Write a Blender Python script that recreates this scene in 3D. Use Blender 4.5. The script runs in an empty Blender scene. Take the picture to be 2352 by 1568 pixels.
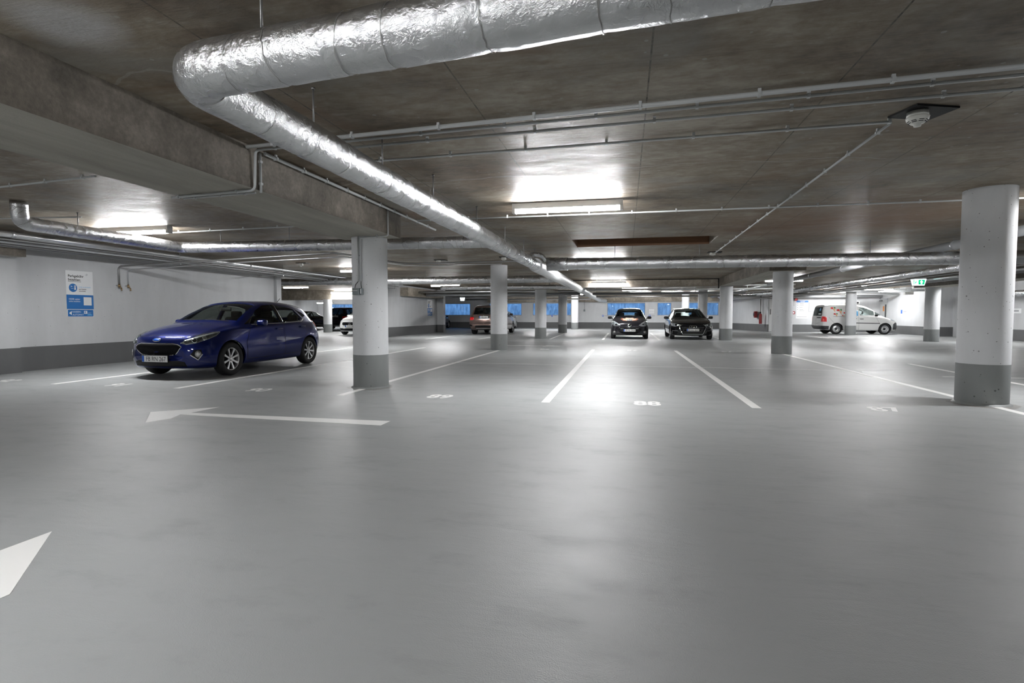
import bpy, bmesh, math, random
import numpy as np
from mathutils import Vector, Matrix
from mathutils.bvhtree import BVHTree
from mathutils.geometry import delaunay_2d_cdt
random.seed(7)
SC = bpy.context.scene
COL = SC.collection
PI = math.pi

# ------------------------------------------------------------------ materials
def newmat(name):
    m = bpy.data.materials.new(name); m.use_nodes = True
    nt = m.node_tree
    return m, nt, nt.nodes['Principled BSDF']
def simple(name, col, rough=0.5, metal=0.0, coat=0.0, emit=None, estr=0.0, trans=0.0, spec=0.5, alpha=1.0):
    m, nt, b = newmat(name)
    b.inputs['Base Color'].default_value = (*col, 1)
    b.inputs['Roughness'].default_value = rough
    b.inputs['Metallic'].default_value = metal
    b.inputs['Coat Weight'].default_value = coat
    b.inputs['Coat Roughness'].default_value = 0.03
    b.inputs['Transmission Weight'].default_value = trans
    b.inputs['Specular IOR Level'].default_value = spec
    if emit:
        b.inputs['Emission Color'].default_value = (*emit, 1)
        b.inputs['Emission Strength'].default_value = estr
    return m
def N(nt, t, **kw):
    n = nt.nodes.new(t)
    for k, v in kw.items():
        if k in n.inputs.keys(): n.inputs[k].default_value = v
        else: setattr(n, k, v)
    return n
def L(nt, a, b): nt.links.new(a, b)
def geo_pos(nt):
    return N(nt, 'ShaderNodeNewGeometry').outputs['Position']
def objpos(nt):
    return N(nt, 'ShaderNodeTexCoord').outputs['Object']
def mapping(nt, vec, scale=(1, 1, 1), loc=(0, 0, 0)):
    n = N(nt, 'ShaderNodeMapping'); n.inputs['Scale'].default_value = scale; n.inputs['Location'].default_value = loc
    L(nt, vec, n.inputs['Vector']); return n.outputs[0]
def noise(nt, vec, scale, detail=4, rough=0.55, dist=0.0):
    n = N(nt, 'ShaderNodeTexNoise'); n.inputs['Scale'].default_value = scale
    n.inputs['Detail'].default_value = detail; n.inputs['Roughness'].default_value = rough; n.inputs['Distortion'].default_value = dist
    L(nt, vec, n.inputs['Vector']); return n.outputs['Fac']
def ramp(nt, fac, stops):
    n = N(nt, 'ShaderNodeValToRGB'); e = n.color_ramp.elements
    while len(e) < len(stops): e.new(0.5)
    for el, (p, c) in zip(e, stops):
        el.position = p; el.color = (*c, 1) if len(c) == 3 else c
    L(nt, fac, n.inputs['Fac']); return n.outputs['Color']
def g3(v): return (v, v, v)
def mixc(nt, fac, a, b, mode='MIX'):
    n = N(nt, 'ShaderNodeMix', data_type='RGBA', blend_type=mode)
    for s, v in ((0, fac), (6, a), (7, b)):
        if hasattr(v, 'links'): L(nt, v, n.inputs[s])
        elif s == 0: n.inputs[0].default_value = v
        else: n.inputs[s].default_value = (*v, 1)
    return n.outputs[2]
def mth(nt, op, a, b=None, clamp=False):
    n = N(nt, 'ShaderNodeMath', operation=op); n.use_clamp = clamp
    for i, v in enumerate((a, b)):
        if v is None: continue
        if hasattr(v, 'links'): L(nt, v, n.inputs[i])
        else: n.inputs[i].default_value = v
    return n.outputs[0]
def bump(nt, h, strength, dist, normal=None):
    n = N(nt, 'ShaderNodeBump'); n.inputs['Strength'].default_value = strength; n.inputs['Distance'].default_value = dist
    L(nt, h, n.inputs['Height'])
    if normal is not None: L(nt, normal, n.inputs['Normal'])
    return n.outputs[0]
def sepxyz(nt, v):
    n = N(nt, 'ShaderNodeSeparateXYZ'); L(nt, v, n.inputs[0]); return n.outputs
def spots(nt, vec, scale, size):
    """1 in sparse small dots (air holes), 0 elsewhere"""
    v = N(nt, 'ShaderNodeTexVoronoi'); v.inputs['Scale'].default_value = scale; v.inputs['Randomness'].default_value = 1
    L(nt, vec, v.inputs['Vector'])
    c = N(nt, 'ShaderNodeSeparateColor'); L(nt, v.outputs['Color'], c.inputs[0])
    thr = mth(nt, 'MULTIPLY', mth(nt, 'POWER', c.outputs[0], 2.6), size)
    return mth(nt, 'LESS_THAN', v.outputs['Distance'], thr)

def joint_mask(nt, coord, period, offset, half):
    f = mth(nt, 'FRACT', mth(nt, 'DIVIDE', mth(nt, 'SUBTRACT', coord, offset), period))
    a = mth(nt, 'ABSOLUTE', mth(nt, 'SUBTRACT', f, 0.5))
    return mth(nt, 'GREATER_THAN', a, 0.5 - half / period)

def concrete_ceiling():
    m, nt, b = newmat('raw_board_concrete')
    p = geo_pos(nt)
    big = noise(nt, mapping(nt, p, (0.55, 0.75, 0.6)), 1.0, 5, 0.6, 0.6)
    mid = noise(nt, mapping(nt, p, (1.2, 3.2, 3)), 1.6, 6, 0.65, 0.4)
    streak = noise(nt, mapping(nt, p, (1.6, 9, 8)), 2.4, 7, 0.72, 0.8)
    fine = noise(nt, p, 60, 3, 0.6)
    mott = noise(nt, mapping(nt, p, (4, 6.5, 4)), 1.8, 9, 0.72, 0.3)
    tone = mth(nt, 'ADD', mth(nt, 'MULTIPLY', big, 0.46), mth(nt, 'ADD', mth(nt, 'MULTIPLY', mid, 0.28), mth(nt, 'ADD', mth(nt, 'MULTIPLY', streak, 0.12), mth(nt, 'MULTIPLY', mott, 0.24))))
    c = ramp(nt, tone, [(0.44, (0.088, 0.064, 0.042)), (0.52, (0.19, 0.150, 0.108)), (0.58, (0.27, 0.230, 0.178)), (0.66, (0.40, 0.365, 0.305))])
    cool = noise(nt, mapping(nt, p, (0.7, 0.7, 0.6), (9.3, 1.2, 0)), 1.1, 6, 0.62, 0.6)
    c = mixc(nt, ramp(nt, cool, [(0.50, g3(0)), (0.68, g3(0.55))]), c, (0.215, 0.214, 0.205))
    rust = noise(nt, mapping(nt, p, (0.5, 1.1, 0.6), (3.1, 7.7, 0)), 0.9, 5, 0.6, 0.8)
    rf = ramp(nt, rust, [(0.56, g3(0)), (0.72, g3(0.75))])
    c = mixc(nt, rf, c, (0.15, 0.083, 0.042))
    s = sepxyz(nt, p)
    # rusty zone round (8, 11) and white bloom round (-3.7, 1.8)
    def zone(cx, cy, r0, r1):
        dx = mth(nt, 'SUBTRACT', s[0], cx); dy = mth(nt, 'SUBTRACT', s[1], cy)
        d = mth(nt, 'SQRT', mth(nt, 'ADD', mth(nt, 'MULTIPLY', dx, dx), mth(nt, 'MULTIPLY', dy, dy)))
        d = mth(nt, 'ADD', d, mth(nt, 'MULTIPLY', mth(nt, 'SUBTRACT', mid, 0.5), 2.2 * r0))
        mr = N(nt, 'ShaderNodeMapRange'); L(nt, d, mr.inputs[0]); mr.inputs[1].default_value = r0; mr.inputs[2].default_value = r1
        mr.inputs[3].default_value = 1; mr.inputs[4].default_value = 0
        return mr.outputs[0]
    c = mixc(nt, mth(nt, 'MULTIPLY', zone(3.6, 9.9, 0.8, 2.6), mth(nt, 'MULTIPLY', streak, 1.5), True), c, (0.19, 0.098, 0.048))
    bl = mth(nt, 'MULTIPLY', zone(-2.88, 2.36, 0.13, 0.34), mth(nt, 'ADD', mth(nt, 'MULTIPLY', fine, 0.9), 0.35), True)
    c = mixc(nt, bl, c, (0.5, 0.5, 0.5))
    j1 = joint_mask(nt, s[0], 1.22, -2.31 , 0.0055)
    j2 = joint_mask(nt, s[1], 2.46, 0.95, 0.004)
    j = mth(nt, 'MAXIMUM', j1, mth(nt, 'MULTIPLY', j2, 0.4))
    c = mixc(nt, mth(nt, 'MULTIPLY', j, ramp(nt, mott, [(0.38, g3(0.15)), (0.62, g3(0.95))])), c, (0.035, 0.032, 0.028))
    bend = noise(nt, mapping(nt, p, (0.55, 0.02, 0.02)), 1.0, 4, 0.55, 0.0)
    gate = noise(nt, mapping(nt, p, (0.6, 0.6, 1), (7, 2, 0)), 1.0, 2, 0.5)
    for cy, amp in ((3.0, 1.6), (5.9, 1.2), (8.0, 1.5), (10.1, 1.0), (14.5, 2.0)):
        d = mth(nt, 'ABSOLUTE', mth(nt, 'SUBTRACT', mth(nt, 'SUBTRACT', s[1], cy), mth(nt, 'MULTIPLY', mth(nt, 'SUBTRACT', bend, 0.5), amp)))
        vein = mth(nt, 'MULTIPLY', mth(nt, 'LESS_THAN', d, mth(nt, 'MULTIPLY', mott, 0.024)), mth(nt, 'GREATER_THAN', gate, 0.43))
        c = mixc(nt, mth(nt, 'MULTIPLY', vein, mth(nt, 'MULTIPLY', fine, 1.1, True)), c, (0.36, 0.34, 0.31))
    sp = spots(nt, p, 9, 0.16)
    c = mixc(nt, mth(nt, 'MULTIPLY', sp, 0.5), c, (0.4, 0.39, 0.36))
    L(nt, c, b.inputs['Base Color'])
    L(nt, ramp(nt, mid, [(0.3, g3(0.42)), (0.7, g3(0.66))]), b.inputs['Roughness'])
    b.inputs['Specular IOR Level'].default_value = 0.4
    h = mth(nt, 'ADD', mth(nt, 'MULTIPLY', streak, 0.55), mth(nt, 'ADD', mth(nt, 'MULTIPLY', mott, 0.30), mth(nt, 'MULTIPLY', j1, -0.35)))
    L(nt, bump(nt, h, 0.55, 0.03), b.inputs['Normal'])
    return m

def concrete_beam(name='beam_concrete', k=1.0):
    m, nt, b = newmat(name)
    p = geo_pos(nt)
    big = noise(nt, mapping(nt, p, (1, 1, 1.4)), 1.3, 6, 0.65, 0.4)
    fine = noise(nt, p, 34, 4, 0.65)
    drip = noise(nt, mapping(nt, p, (1.5, 1.5, 1.0)), 5.0, 6, 0.7, 0.3)
    tone = mth(nt, 'ADD', mth(nt, 'MULTIPLY', big, 0.5), mth(nt, 'ADD', mth(nt, 'MULTIPLY', fine, 0.2), mth(nt, 'MULTIPLY', drip, 0.3)))
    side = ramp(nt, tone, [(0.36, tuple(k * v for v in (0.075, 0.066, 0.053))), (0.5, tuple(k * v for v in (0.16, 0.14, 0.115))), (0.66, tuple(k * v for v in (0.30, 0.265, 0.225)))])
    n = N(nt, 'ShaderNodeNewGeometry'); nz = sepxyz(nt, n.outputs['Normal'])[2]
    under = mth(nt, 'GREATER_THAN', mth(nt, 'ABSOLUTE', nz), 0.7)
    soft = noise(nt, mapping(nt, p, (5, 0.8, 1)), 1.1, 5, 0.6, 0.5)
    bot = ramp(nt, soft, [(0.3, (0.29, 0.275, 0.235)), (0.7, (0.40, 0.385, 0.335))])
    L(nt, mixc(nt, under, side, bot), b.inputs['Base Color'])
    b.inputs['Roughness'].default_value = 0.7
    L(nt, bump(nt, mth(nt, 'ADD', mth(nt, 'MULTIPLY', fine, 0.5), big), 0.45, 0.02), b.inputs['Normal'])
    return m

def floor_mat():
    m, nt, b = newmat('grey_floor_coating')
    p = geo_pos(nt)
    big = noise(nt, p, 0.35, 5, 0.55, 0.4)
    mid = noise(nt, mapping(nt, p, (1.0, 1.9, 1)), 1.9, 7, 0.68, 0.0)
    c = ramp(nt, big, [(0.32, (0.325, 0.337, 0.338)), (0.68, (0.365, 0.377, 0.379))])
    dirt = ramp(nt, mid, [(0.54, g3(0)), (0.74, g3(0.34))])
    c = mixc(nt, dirt, c, (0.20, 0.205, 0.204))
    sp = spots(nt, p, 2.6, 0.016)
    c = mixc(nt, mth(nt, 'MULTIPLY', sp, 0.5), c, (0.12, 0.12, 0.12))
    # brown rust at the feet of the columns
    s = sepxyz(nt, p)
    for (cx, cy) in ((-3.8, 7.55), (4.3, 7.62)):
        dx = mth(nt, 'SUBTRACT', s[0], cx); dy = mth(nt, 'SUBTRACT', s[1], cy)
        d = mth(nt, 'SQRT', mth(nt, 'ADD', mth(nt, 'MULTIPLY', dx, dx), mth(nt, 'MULTIPLY', dy, dy)))
        d = mth(nt, 'ADD', d, mth(nt, 'MULTIPLY', mid, 0.35))
        f = mth(nt, 'MULTIPLY', mth(nt, 'LESS_THAN', d, 0.52), 0.45)
        c = mixc(nt, f, c, (0.12, 0.085, 0.06))
    L(nt, c, b.inputs['Base Color'])
    L(nt, ramp(nt, mid, [(0.3, g3(0.38)), (0.72, g3(0.50))]), b.inputs['Roughness'])
    b.inputs['Specular IOR Level'].default_value = 0.34
    grain = noise(nt, p, 190, 2, 0.5)
    wav = noise(nt, mapping(nt, p, (1.0, 3.0, 1)), 3.2, 4, 0.6, 0.6)
    n1 = bump(nt, wav, 0.14, 0.02)
    L(nt, bump(nt, grain, 0.25, 0.006, n1), b.inputs['Normal'])
    return m

def painted_wall(name, col, hole=0.10, scale=7.0, rough=0.6):
    m, nt, b = newmat(name)
    p = geo_pos(nt)
    n1 = noise(nt, p, 0.9, 5, 0.6, 0.3)
    n2 = noise(nt, mapping(nt, p, (1, 1, 0.25)), 3.5, 5, 0.6, 0.2)
    t = mth(nt, 'ADD', mth(nt, 'MULTIPLY', n1, 0.5), mth(nt, 'MULTIPLY', n2, 0.5))
    c = ramp(nt, t, [(0.3, tuple(v * 0.86 for v in col)), (0.65, col)])
    sp = mth(nt, 'MAXIMUM', spots(nt, p, scale, hole), spots(nt, mapping(nt, p, (1, 1, 1), (4, 2, 9)), scale * 2.1, hole * 1.4))
    c = mixc(nt, mth(nt, 'MULTIPLY', sp, 0.75), c, tuple(v * 0.18 for v in col))
    L(nt, c, b.inputs['Base Color']); b.inputs['Roughness'].default_value = rough
    h = mth(nt, 'ADD', mth(nt, 'MULTIPLY', sp, -0.6), mth(nt, 'MULTIPLY', noise(nt, p, 28, 3), 0.3))
    L(nt, bump(nt, h, 0.3, 0.01), b.inputs['Normal'])
    return m

def foil_mat(name='foil_wrap', rough=0.25, crease=0.85):
    m, nt, b = newmat(name)
    p = geo_pos(nt)
    w = noise(nt, p, 3.2, 3, 0.5, 0.5)
    w2 = mth(nt, 'ABSOLUTE', mth(nt, 'SUBTRACT', noise(nt, p, 21, 6, 0.62, 0.3), 0.5))
    w3 = noise(nt, mapping(nt, p, (1, 1, 1), (5, 5, 5)), 6, 4, 0.55, 0.2)
    b.inputs['Metallic'].default_value = 0.96
    b.inputs['Base Color'].default_value = (0.66, 0.67, 0.685, 1)
    L(nt, ramp(nt, w, [(0.3, g3(rough - 0.03)), (0.7, g3(rough + 0.06))]), b.inputs['Roughness'])
    h = mth(nt, 'ADD', mth(nt, 'MULTIPLY', w, 0.28), mth(nt, 'ADD', mth(nt, 'MULTIPLY', w2, 0.50), mth(nt, 'MULTIPLY', w3, 0.12)))
    L(nt, bump(nt, h, crease, 0.03), b.inputs['Normal'])
    return m

def lightwell_mat():
    m, nt, b = newmat('lightwell_concrete')
    p = geo_pos(nt)
    n1 = noise(nt, mapping(nt, p, (2.2, 1, 0.5)), 2.0, 5, 0.7, 0.4)
    c = ramp(nt, n1, [(0.32, (0.20, 0.21, 0.23)), (0.66, (0.60, 0.61, 0.63))])
    s = sepxyz(nt, p)
    j = joint_mask(nt, s[0], 0.42, 0.1, 0.012)
    c = mixc(nt, mth(nt, 'MULTIPLY', j, 0.35), c, (0.15, 0.15, 0.17))
    L(nt, c, b.inputs['Base Color']); b.inputs['Roughness'].default_value = 0.85
    return m

def glass_mat(name, tint, gloss=0.07, rough=0.01):
    m = bpy.data.materials.new(name); m.use_nodes = True; nt = m.node_tree
    nt.nodes.remove(nt.nodes['Principled BSDF'])
    out = nt.nodes['Material Output']
    t = N(nt, 'ShaderNodeBsdfTransparent'); t.inputs[0].default_value = (*tint, 1)
    gl = N(nt, 'ShaderNodeBsdfGlossy'); gl.inputs['Roughness'].default_value = rough; gl.inputs[0].default_value = (0.9, 0.95, 0.95, 1)
    fr = N(nt, 'ShaderNodeFresnel'); fr.inputs[0].default_value = 1.45
    mx = N(nt, 'ShaderNodeMixShader')
    L(nt, mth(nt, 'ADD', mth(nt, 'MULTIPLY', fr.outputs[0], 0.75), gloss * 0.3, True), mx.inputs[0])
    L(nt, t.outputs[0], mx.inputs[1]); L(nt, gl.outputs[0], mx.inputs[2]); L(nt, mx.outputs[0], out.inputs[0])
    return m

def car_paint(name, col, metal=0.35, rough=0.32):
    return simple(name, col, rough, metal, 1.0, spec=0.12)

M = {}
M['ceiling'] = concrete_ceiling()
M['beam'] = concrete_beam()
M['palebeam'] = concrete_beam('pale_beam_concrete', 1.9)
M['floor'] = floor_mat()
M['wall'] = painted_wall('white_wall_paint', (0.60, 0.61, 0.625), 0.10, 11.0)
M['dado'] = painted_wall('grey_dado_paint', (0.125, 0.128, 0.13), 0.04, 6.0)
M['column'] = painted_wall('white_column_paint', (0.73, 0.742, 0.76), 0.13, 12.0)
M['coldado'] = painted_wall('grey_column_paint', (0.25, 0.262, 0.262), 0.13, 9.0, 0.5)
M['foil'] = foil_mat()
M['foil2'] = foil_mat('dull_foil_wrap', 0.33, 0.35)
M['palewrap'] = simple('pale_duct_wrap', (0.70, 0.71, 0.72), 0.42, 0.25)
M['steel'] = simple('galvanised_steel', (0.62, 0.63, 0.64), 0.3, 0.9)
M['darksteel'] = simple('dull_steel_pipe', (0.32, 0.32, 0.315), 0.38, 0.8)
M['rod'] = simple('hanger_steel', (0.30, 0.30, 0.30), 0.45, 0.7)
M['conduit'] = simple('pale_grey_conduit', (0.52, 0.54, 0.545), 0.45)
M['greypipe'] = simple('grey_pipe', (0.33, 0.34, 0.35), 0.35)
M['whitepipe'] = simple('white_pipe', (0.74, 0.75, 0.75), 0.4)
M['white'] = simple('white_plastic', (0.78, 0.78, 0.77), 0.4)
M['offwhite'] = simple('aged_white_plastic', (0.66, 0.66, 0.62), 0.45)
M['black'] = simple('black_plastic', (0.007, 0.007, 0.008), 0.55, spec=0.25)
M['blackgloss'] = simple('gloss_black', (0.006, 0.006, 0.007), 0.12)
M['darkgrey'] = simple('dark_grey_plastic', (0.045, 0.047, 0.05), 0.5)
M['boxgrey'] = simple('grey_junction_box', (0.20, 0.225, 0.235), 0.5)
M['rubber'] = simple('tyre_rubber', (0.014, 0.014, 0.015), 0.75)
M['alloy'] = simple('alloy_metal', (0.62, 0.62, 0.63), 0.28, 0.85)
M['chrome'] = simple('chrome', (0.85, 0.86, 0.87), 0.12, 1.0)
M['brass'] = simple('brass_fitting', (0.36, 0.25, 0.13), 0.35, 0.8)
M['line'] = simple('white_road_paint', (0.86, 0.855, 0.84), 0.5)
M['brownrust'] = simple('rusty_recess_face', (0.16, 0.078, 0.038), 0.7)
M['tube'] = simple('lit_tube_diffuser', (0.9, 0.9, 0.9), 0.3, emit=(0.985, 0.99, 1.0), estr=170.0)
M['lampbody'] = simple('lamp_housing', (0.74, 0.74, 0.73), 0.4)
M['blue'] = simple('sign_blue', (0.016, 0.155, 0.46), 0.4)
M['lightblue'] = simple('sign_light_blue', (0.12, 0.42, 0.72), 0.4)
M['signwhite'] = simple('sign_white', (0.80, 0.81, 0.82), 0.4)
M['signblack'] = simple('sign_black', (0.02, 0.02, 0.022), 0.5)
M['signgrey'] = simple('sign_grey', (0.30, 0.31, 0.33), 0.5)
M['exitgreen'] = simple('exit_green', (0.0, 0.32, 0.12), 0.4, emit=(0.0, 0.5, 0.2), estr=1.1)
M['exitwhite'] = simple('exit_lit_white', (0.9, 0.95, 0.95), 0.4, emit=(0.72, 0.95, 1.0), estr=2.4)
M['red'] = simple('red_paint', (0.26, 0.015, 0.018), 0.4)
M['orange'] = simple('orange_notice', (0.62, 0.24, 0.06), 0.5)
M['doorgrey'] = simple('door_grey_paint', (0.50, 0.51, 0.51), 0.45)
M['lightwell'] = lightwell_mat()
M['winglass'] = glass_mat('window_glass', (0.80, 0.90, 0.98), 0.05)
M['carglass'] = glass_mat('car_glass', (0.86, 0.93, 0.91), 0.05)
M['darkglass'] = glass_mat('tinted_car_glass', (0.30, 0.35, 0.34), 0.06)
M['midglass'] = glass_mat('side_car_glass', (0.52, 0.58, 0.56), 0.05)
M['lampdark'] = simple('dark_lamp_bowl', (0.20, 0.205, 0.21), 0.25, 0.75)
M['lens'] = glass_mat('lamp_lens', (0.85, 0.87, 0.88), 0.15)
M['lampbowl'] = simple('headlamp_bowl', (0.72, 0.73, 0.74), 0.3, 0.45)
M['redlens'] = simple('red_lens', (0.75, 0.012, 0.015), 0.12, coat=1.0, emit=(0.5, 0.0, 0.0), estr=0.0)
M['plate'] = simple('plate_white', (0.82, 0.82, 0.81), 0.35)
M['euroblue'] = simple('plate_blue', (0.01, 0.10, 0.52), 0.35)
M['seat'] = simple('seat_fabric', (0.014, 0.014, 0.016), 0.85)
M['paint_blue'] = car_paint('deep_blue_paint', (0.0006, 0.0085, 0.11), 0.55, 0.32)
M['paint_black'] = car_paint('black_paint', (0.004, 0.004, 0.005), 0.0, 0.2)
M['paint_char'] = car_paint('charcoal_paint', (0.022, 0.021, 0.026), 0.4, 0.3)
M['paint_brown'] = car_paint('brown_paint', (0.17, 0.115, 0.10), 0.5, 0.3)
M['paint_white'] = car_paint('white_paint', (0.78, 0.78, 0.77), 0.0, 0.3)
M['paint_plum'] = car_paint('dark_plum_paint', (0.022, 0.017, 0.030), 0.4, 0.25)
M['paint_navy'] = car_paint('navy_paint', (0.006, 0.016, 0.06), 0.4, 0.25)
M['flame'] = simple('flame_orange', (0.52, 0.22, 0.14), 0.35)
M['flame2'] = simple('flame_cream', (0.80, 0.62, 0.48), 0.35)
M['icered'] = simple('ice_red', (0.62, 0.04, 0.03), 0.4)
M['cone'] = simple('cone_tan', (0.74, 0.42, 0.25), 0.5)
M['leafgreen'] = simple('ice_green', (0.08, 0.26, 0.10), 0.5)
M['mesh'] = simple('grille_mesh', (0.006, 0.006, 0.007), 0.8, spec=0.15)

# ------------------------------------------------------------------ mesh builder
class MB:
    def __init__(self): self.v = []; self.f = []; self.s = []
    def add(self, vs, fs, smooth=False):
        o = len(self.v); self.v += [tuple(p) for p in vs]
        self.f += [tuple(i + o for i in f) for f in fs]; self.s += [smooth] * len(fs)
    def box(self, a, b, smooth=False):
        (x0, y0, z0), (x1, y1, z1) = a, b
        self.add([(x0, y0, z0), (x1, y0, z0), (x1, y1, z0), (x0, y1, z0), (x0, y0, z1), (x1, y0, z1), (x1, y1, z1), (x0, y1, z1)],
                 [(0, 3, 2, 1), (4, 5, 6, 7), (0, 1, 5, 4), (1, 2, 6, 5), (2, 3, 7, 6), (3, 0, 4, 7)], smooth)
    def cbox(self, c, s): self.box([c[i] - s[i] / 2 for i in range(3)], [c[i] + s[i] / 2 for i in range(3)])
    def rbox(self, c, s, r, seg=3, mtx=None):
        bm = bmesh.new(); bmesh.ops.create_cube(bm, size=1.0)
        for v in bm.verts: v.co = Vector((v.co.x * s[0], v.co.y * s[1], v.co.z * s[2]))
        bmesh.ops.bevel(bm, geom=list(bm.edges) + list(bm.verts), offset=min(r, min(s) * 0.49), segments=seg, profile=0.5, affect='EDGES')
        mt = Matrix.Translation(Vector(c)) @ (mtx if mtx is not None else Matrix.Identity(4))
        for i, v in enumerate(bm.verts): v.index = i
        self.add([mt @ v.co for v in bm.verts], [[v.index for v in f.verts] for f in bm.faces], True)
        bm.free()
    def obox(self, c, ax, s):
        """box with axes ax (three vectors) and half sizes s"""
        c = Vector(c); A = [Vector(a).normalized() for a in ax]
        vs = []
        for dz in (-1, 1):
            for dx, dy in ((-1, -1), (1, -1), (1, 1), (-1, 1)):
                vs.append(c + A[0] * dx * s[0] + A[1] * dy * s[1] + A[2] * dz * s[2])
        self.add(vs, [(0, 3, 2, 1), (4, 5, 6, 7), (0, 1, 5, 4), (1, 2, 6, 5), (2, 3, 7, 6), (3, 0, 4, 7)])
    def cyl(self, p0, p1, r, n=16, r2=None, caps=True, smooth=True):
        p0 = Vector(p0); p1 = Vector(p1); d = (p1 - p0).normalized()
        a = d.orthogonal().normalized(); b = d.cross(a); r2 = r if r2 is None else r2
        vs = [p0 + (a * math.cos(2 * PI * i / n) + b * math.sin(2 * PI * i / n)) * r for i in range(n)]
        vs += [p1 + (a * math.cos(2 * PI * i / n) + b * math.sin(2 * PI * i / n)) * r2 for i in range(n)]
        o = len(self.v)
        self.add(vs, [(i, (i + 1) % n, n + (i + 1) % n, n + i) for i in range(n)], smooth)
        if caps:
            self.f += [tuple(o + i for i in range(n))[::-1], tuple(o + n + i for i in range(n))]; self.s += [False, False]
    def tube(self, path, r, n=12, rfun=None, caps=True):
        """tube along a polyline; rfun(i, s, ang) scales the radius"""
        P = [Vector(p) for p in path]; K = len(P)
        T = []
        for i in range(K):
            a = P[max(i - 1, 0)]; b = P[min(i + 1, K - 1)]; T.append((b - a).normalized())
        ref = T[0].orthogonal().normalized()
        if abs(T[0].z) < 0.9: ref = Vector((0, 0, 1))
        vs = []; s = 0.0
        for i in range(K):
            if i: s += (P[i] - P[i - 1]).length
            ref = (ref - T[i] * ref.dot(T[i]))
            ref = ref.normalized() if ref.length > 1e-6 else T[i].orthogonal().normalized()
            bi = T[i].cross(ref)
            for k in range(n):
                an = 2 * PI * k / n
                rr = r * (rfun(i, s, an) if rfun else 1.0)
                vs.append(P[i] + (ref * math.cos(an) + bi * math.sin(an)) * rr)
        fs = [(i * n + k, i * n + (k + 1) % n, (i + 1) * n + (k + 1) % n, (i + 1) * n + k) for i in range(K - 1) for k in range(n)]
        o = len(self.v); self.add(vs, fs, True)
        if caps:
            self.f += [tuple(o + k for k in range(n))[::-1], tuple(o + (K - 1) * n + k for k in range(n))]; self.s += [False, False]
    def lathe(self, prof, c, axis='x', n=40, flip=1):
        """prof: (radius, offset along axis)"""
        vs = []
        for k in range(n):
            an = 2 * PI * k / n; ca, sa = math.cos(an), math.sin(an)
            for (r, h) in prof:
                h *= flip
                if axis == 'x': vs.append((c[0] + h, c[1] + r * ca, c[2] + r * sa))
                elif axis == 'y': vs.append((c[0] + r * ca, c[1] + h, c[2] + r * sa))
                else: vs.append((c[0] + r * ca, c[1] + r * sa, c[2] + h))
        m = len(prof)
        self.add(vs, [(k * m + j, ((k + 1) % n) * m + j, ((k + 1) % n) * m + j + 1, k * m + j + 1) for k in range(n) for j in range(m - 1)], True)
    def prism(self, poly, o, a, b, d, depth):
        """polygon in the (a,b) plane at o, thickened by depth along d"""
        o, a, b, d = Vector(o), Vector(a), Vector(b), Vector(d).normalized()
        n = len(poly); base = [o + a * p[0] + b * p[1] for p in poly]
        vs = base + [p + d * depth for p in base]
        fs = [tuple(range(n))[::-1], tuple(range(n, 2 * n))] + [(i, (i + 1) % n, n + (i + 1) % n, n + i) for i in range(n)]
        self.add(vs, fs)
    def data(self, name, mat, origin=(0, 0, 0), fix=True):
        me = bpy.data.meshes.new(name)
        ox, oy, oz = origin
        me.from_pydata([(x - ox, y - oy, z - oz) for x, y, z in self.v], [], self.f)
        me.polygons.foreach_set('use_smooth', self.s)
        if fix:
            bm = bmesh.new(); bm.from_mesh(me); bmesh.ops.recalc_face_normals(bm, faces=bm.faces); bm.to_mesh(me); bm.free()
        if mat is not None: me.materials.append(mat)
        me.update(); return me
    def build(self, name, mat, parent=None, fix=True, origin=None):
        """world-space vertices; the object sits in its parent's frame"""
        if parent is not None: org = wloc(parent)
        else: org = origin if origin is not None else (0, 0, 0)
        o = bpy.data.objects.new(name, self.data(name, mat, org, fix)); COL.objects.link(o)
        if parent is not None: o.parent = parent
        elif origin is not None: o.location = origin
        return o
def wloc(o):
    v = Vector((0, 0, 0))
    while o is not None: v += o.location; o = o.parent
    return tuple(v)
def tag(o, label=None, cat=None, group=None, kind=None):
    if label: o['label'] = label
    if cat: o['category'] = cat
    if group: o['group'] = group
    if kind: o['kind'] = kind
    return o
def empty(name, loc, label=None, cat=None, group=None, kind=None):
    o = bpy.data.objects.new(name, None); COL.objects.link(o); o.location = loc; o.empty_display_size = 0.2
    return tag(o, label, cat, group, kind)
def copy_tree(o, parent=None):
    c = o.copy(); COL.objects.link(c); c.parent = parent
    for ch in list(o.children): copy_tree(ch, c)
    return c

def text_mesh(s, size, o, xd, yd, depth=0.001, align='LEFT', bold=0.0, xs=1.0):
    """(verts, faces) of a line of lettering in the plane (xd, yd) at o"""
    cu = bpy.data.curves.new('t', 'FONT'); cu.body = s; cu.size = size; cu.align_x = align
    cu.offset = 0.0 if 'M' in s else bold * size; cu.resolution_u = 3
    ob = bpy.data.objects.new('t', cu); COL.objects.link(ob)
    dg = bpy.context.evaluated_depsgraph_get()
    me = bpy.data.meshes.new_from_object(ob.evaluated_get(dg))
    xd, yd, o = Vector(xd).normalized(), Vector(yd).normalized(), Vector(o); nd = xd.cross(yd)
    vs = [o + xd * v.co.x * xs + yd * v.co.y + nd * depth for v in me.vertices]
    fs = [tuple(p.vertices) for p in me.polygons]
    bpy.data.objects.remove(ob); bpy.data.curves.remove(cu); bpy.data.meshes.remove(me)
    return vs, fs
# ------------------------------------------------------------------ the setting
CZ = 2.62
def struct(name, mb, mat, label=None, cat=None, parent=None):
    o = mb.build(name, M[mat], parent)
    o['kind'] = 'structure'
    if label: tag(o, label, cat)
    return o
XL, YF, YB, YW = -11.38, -9.0, 44.0, 37.0

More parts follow.
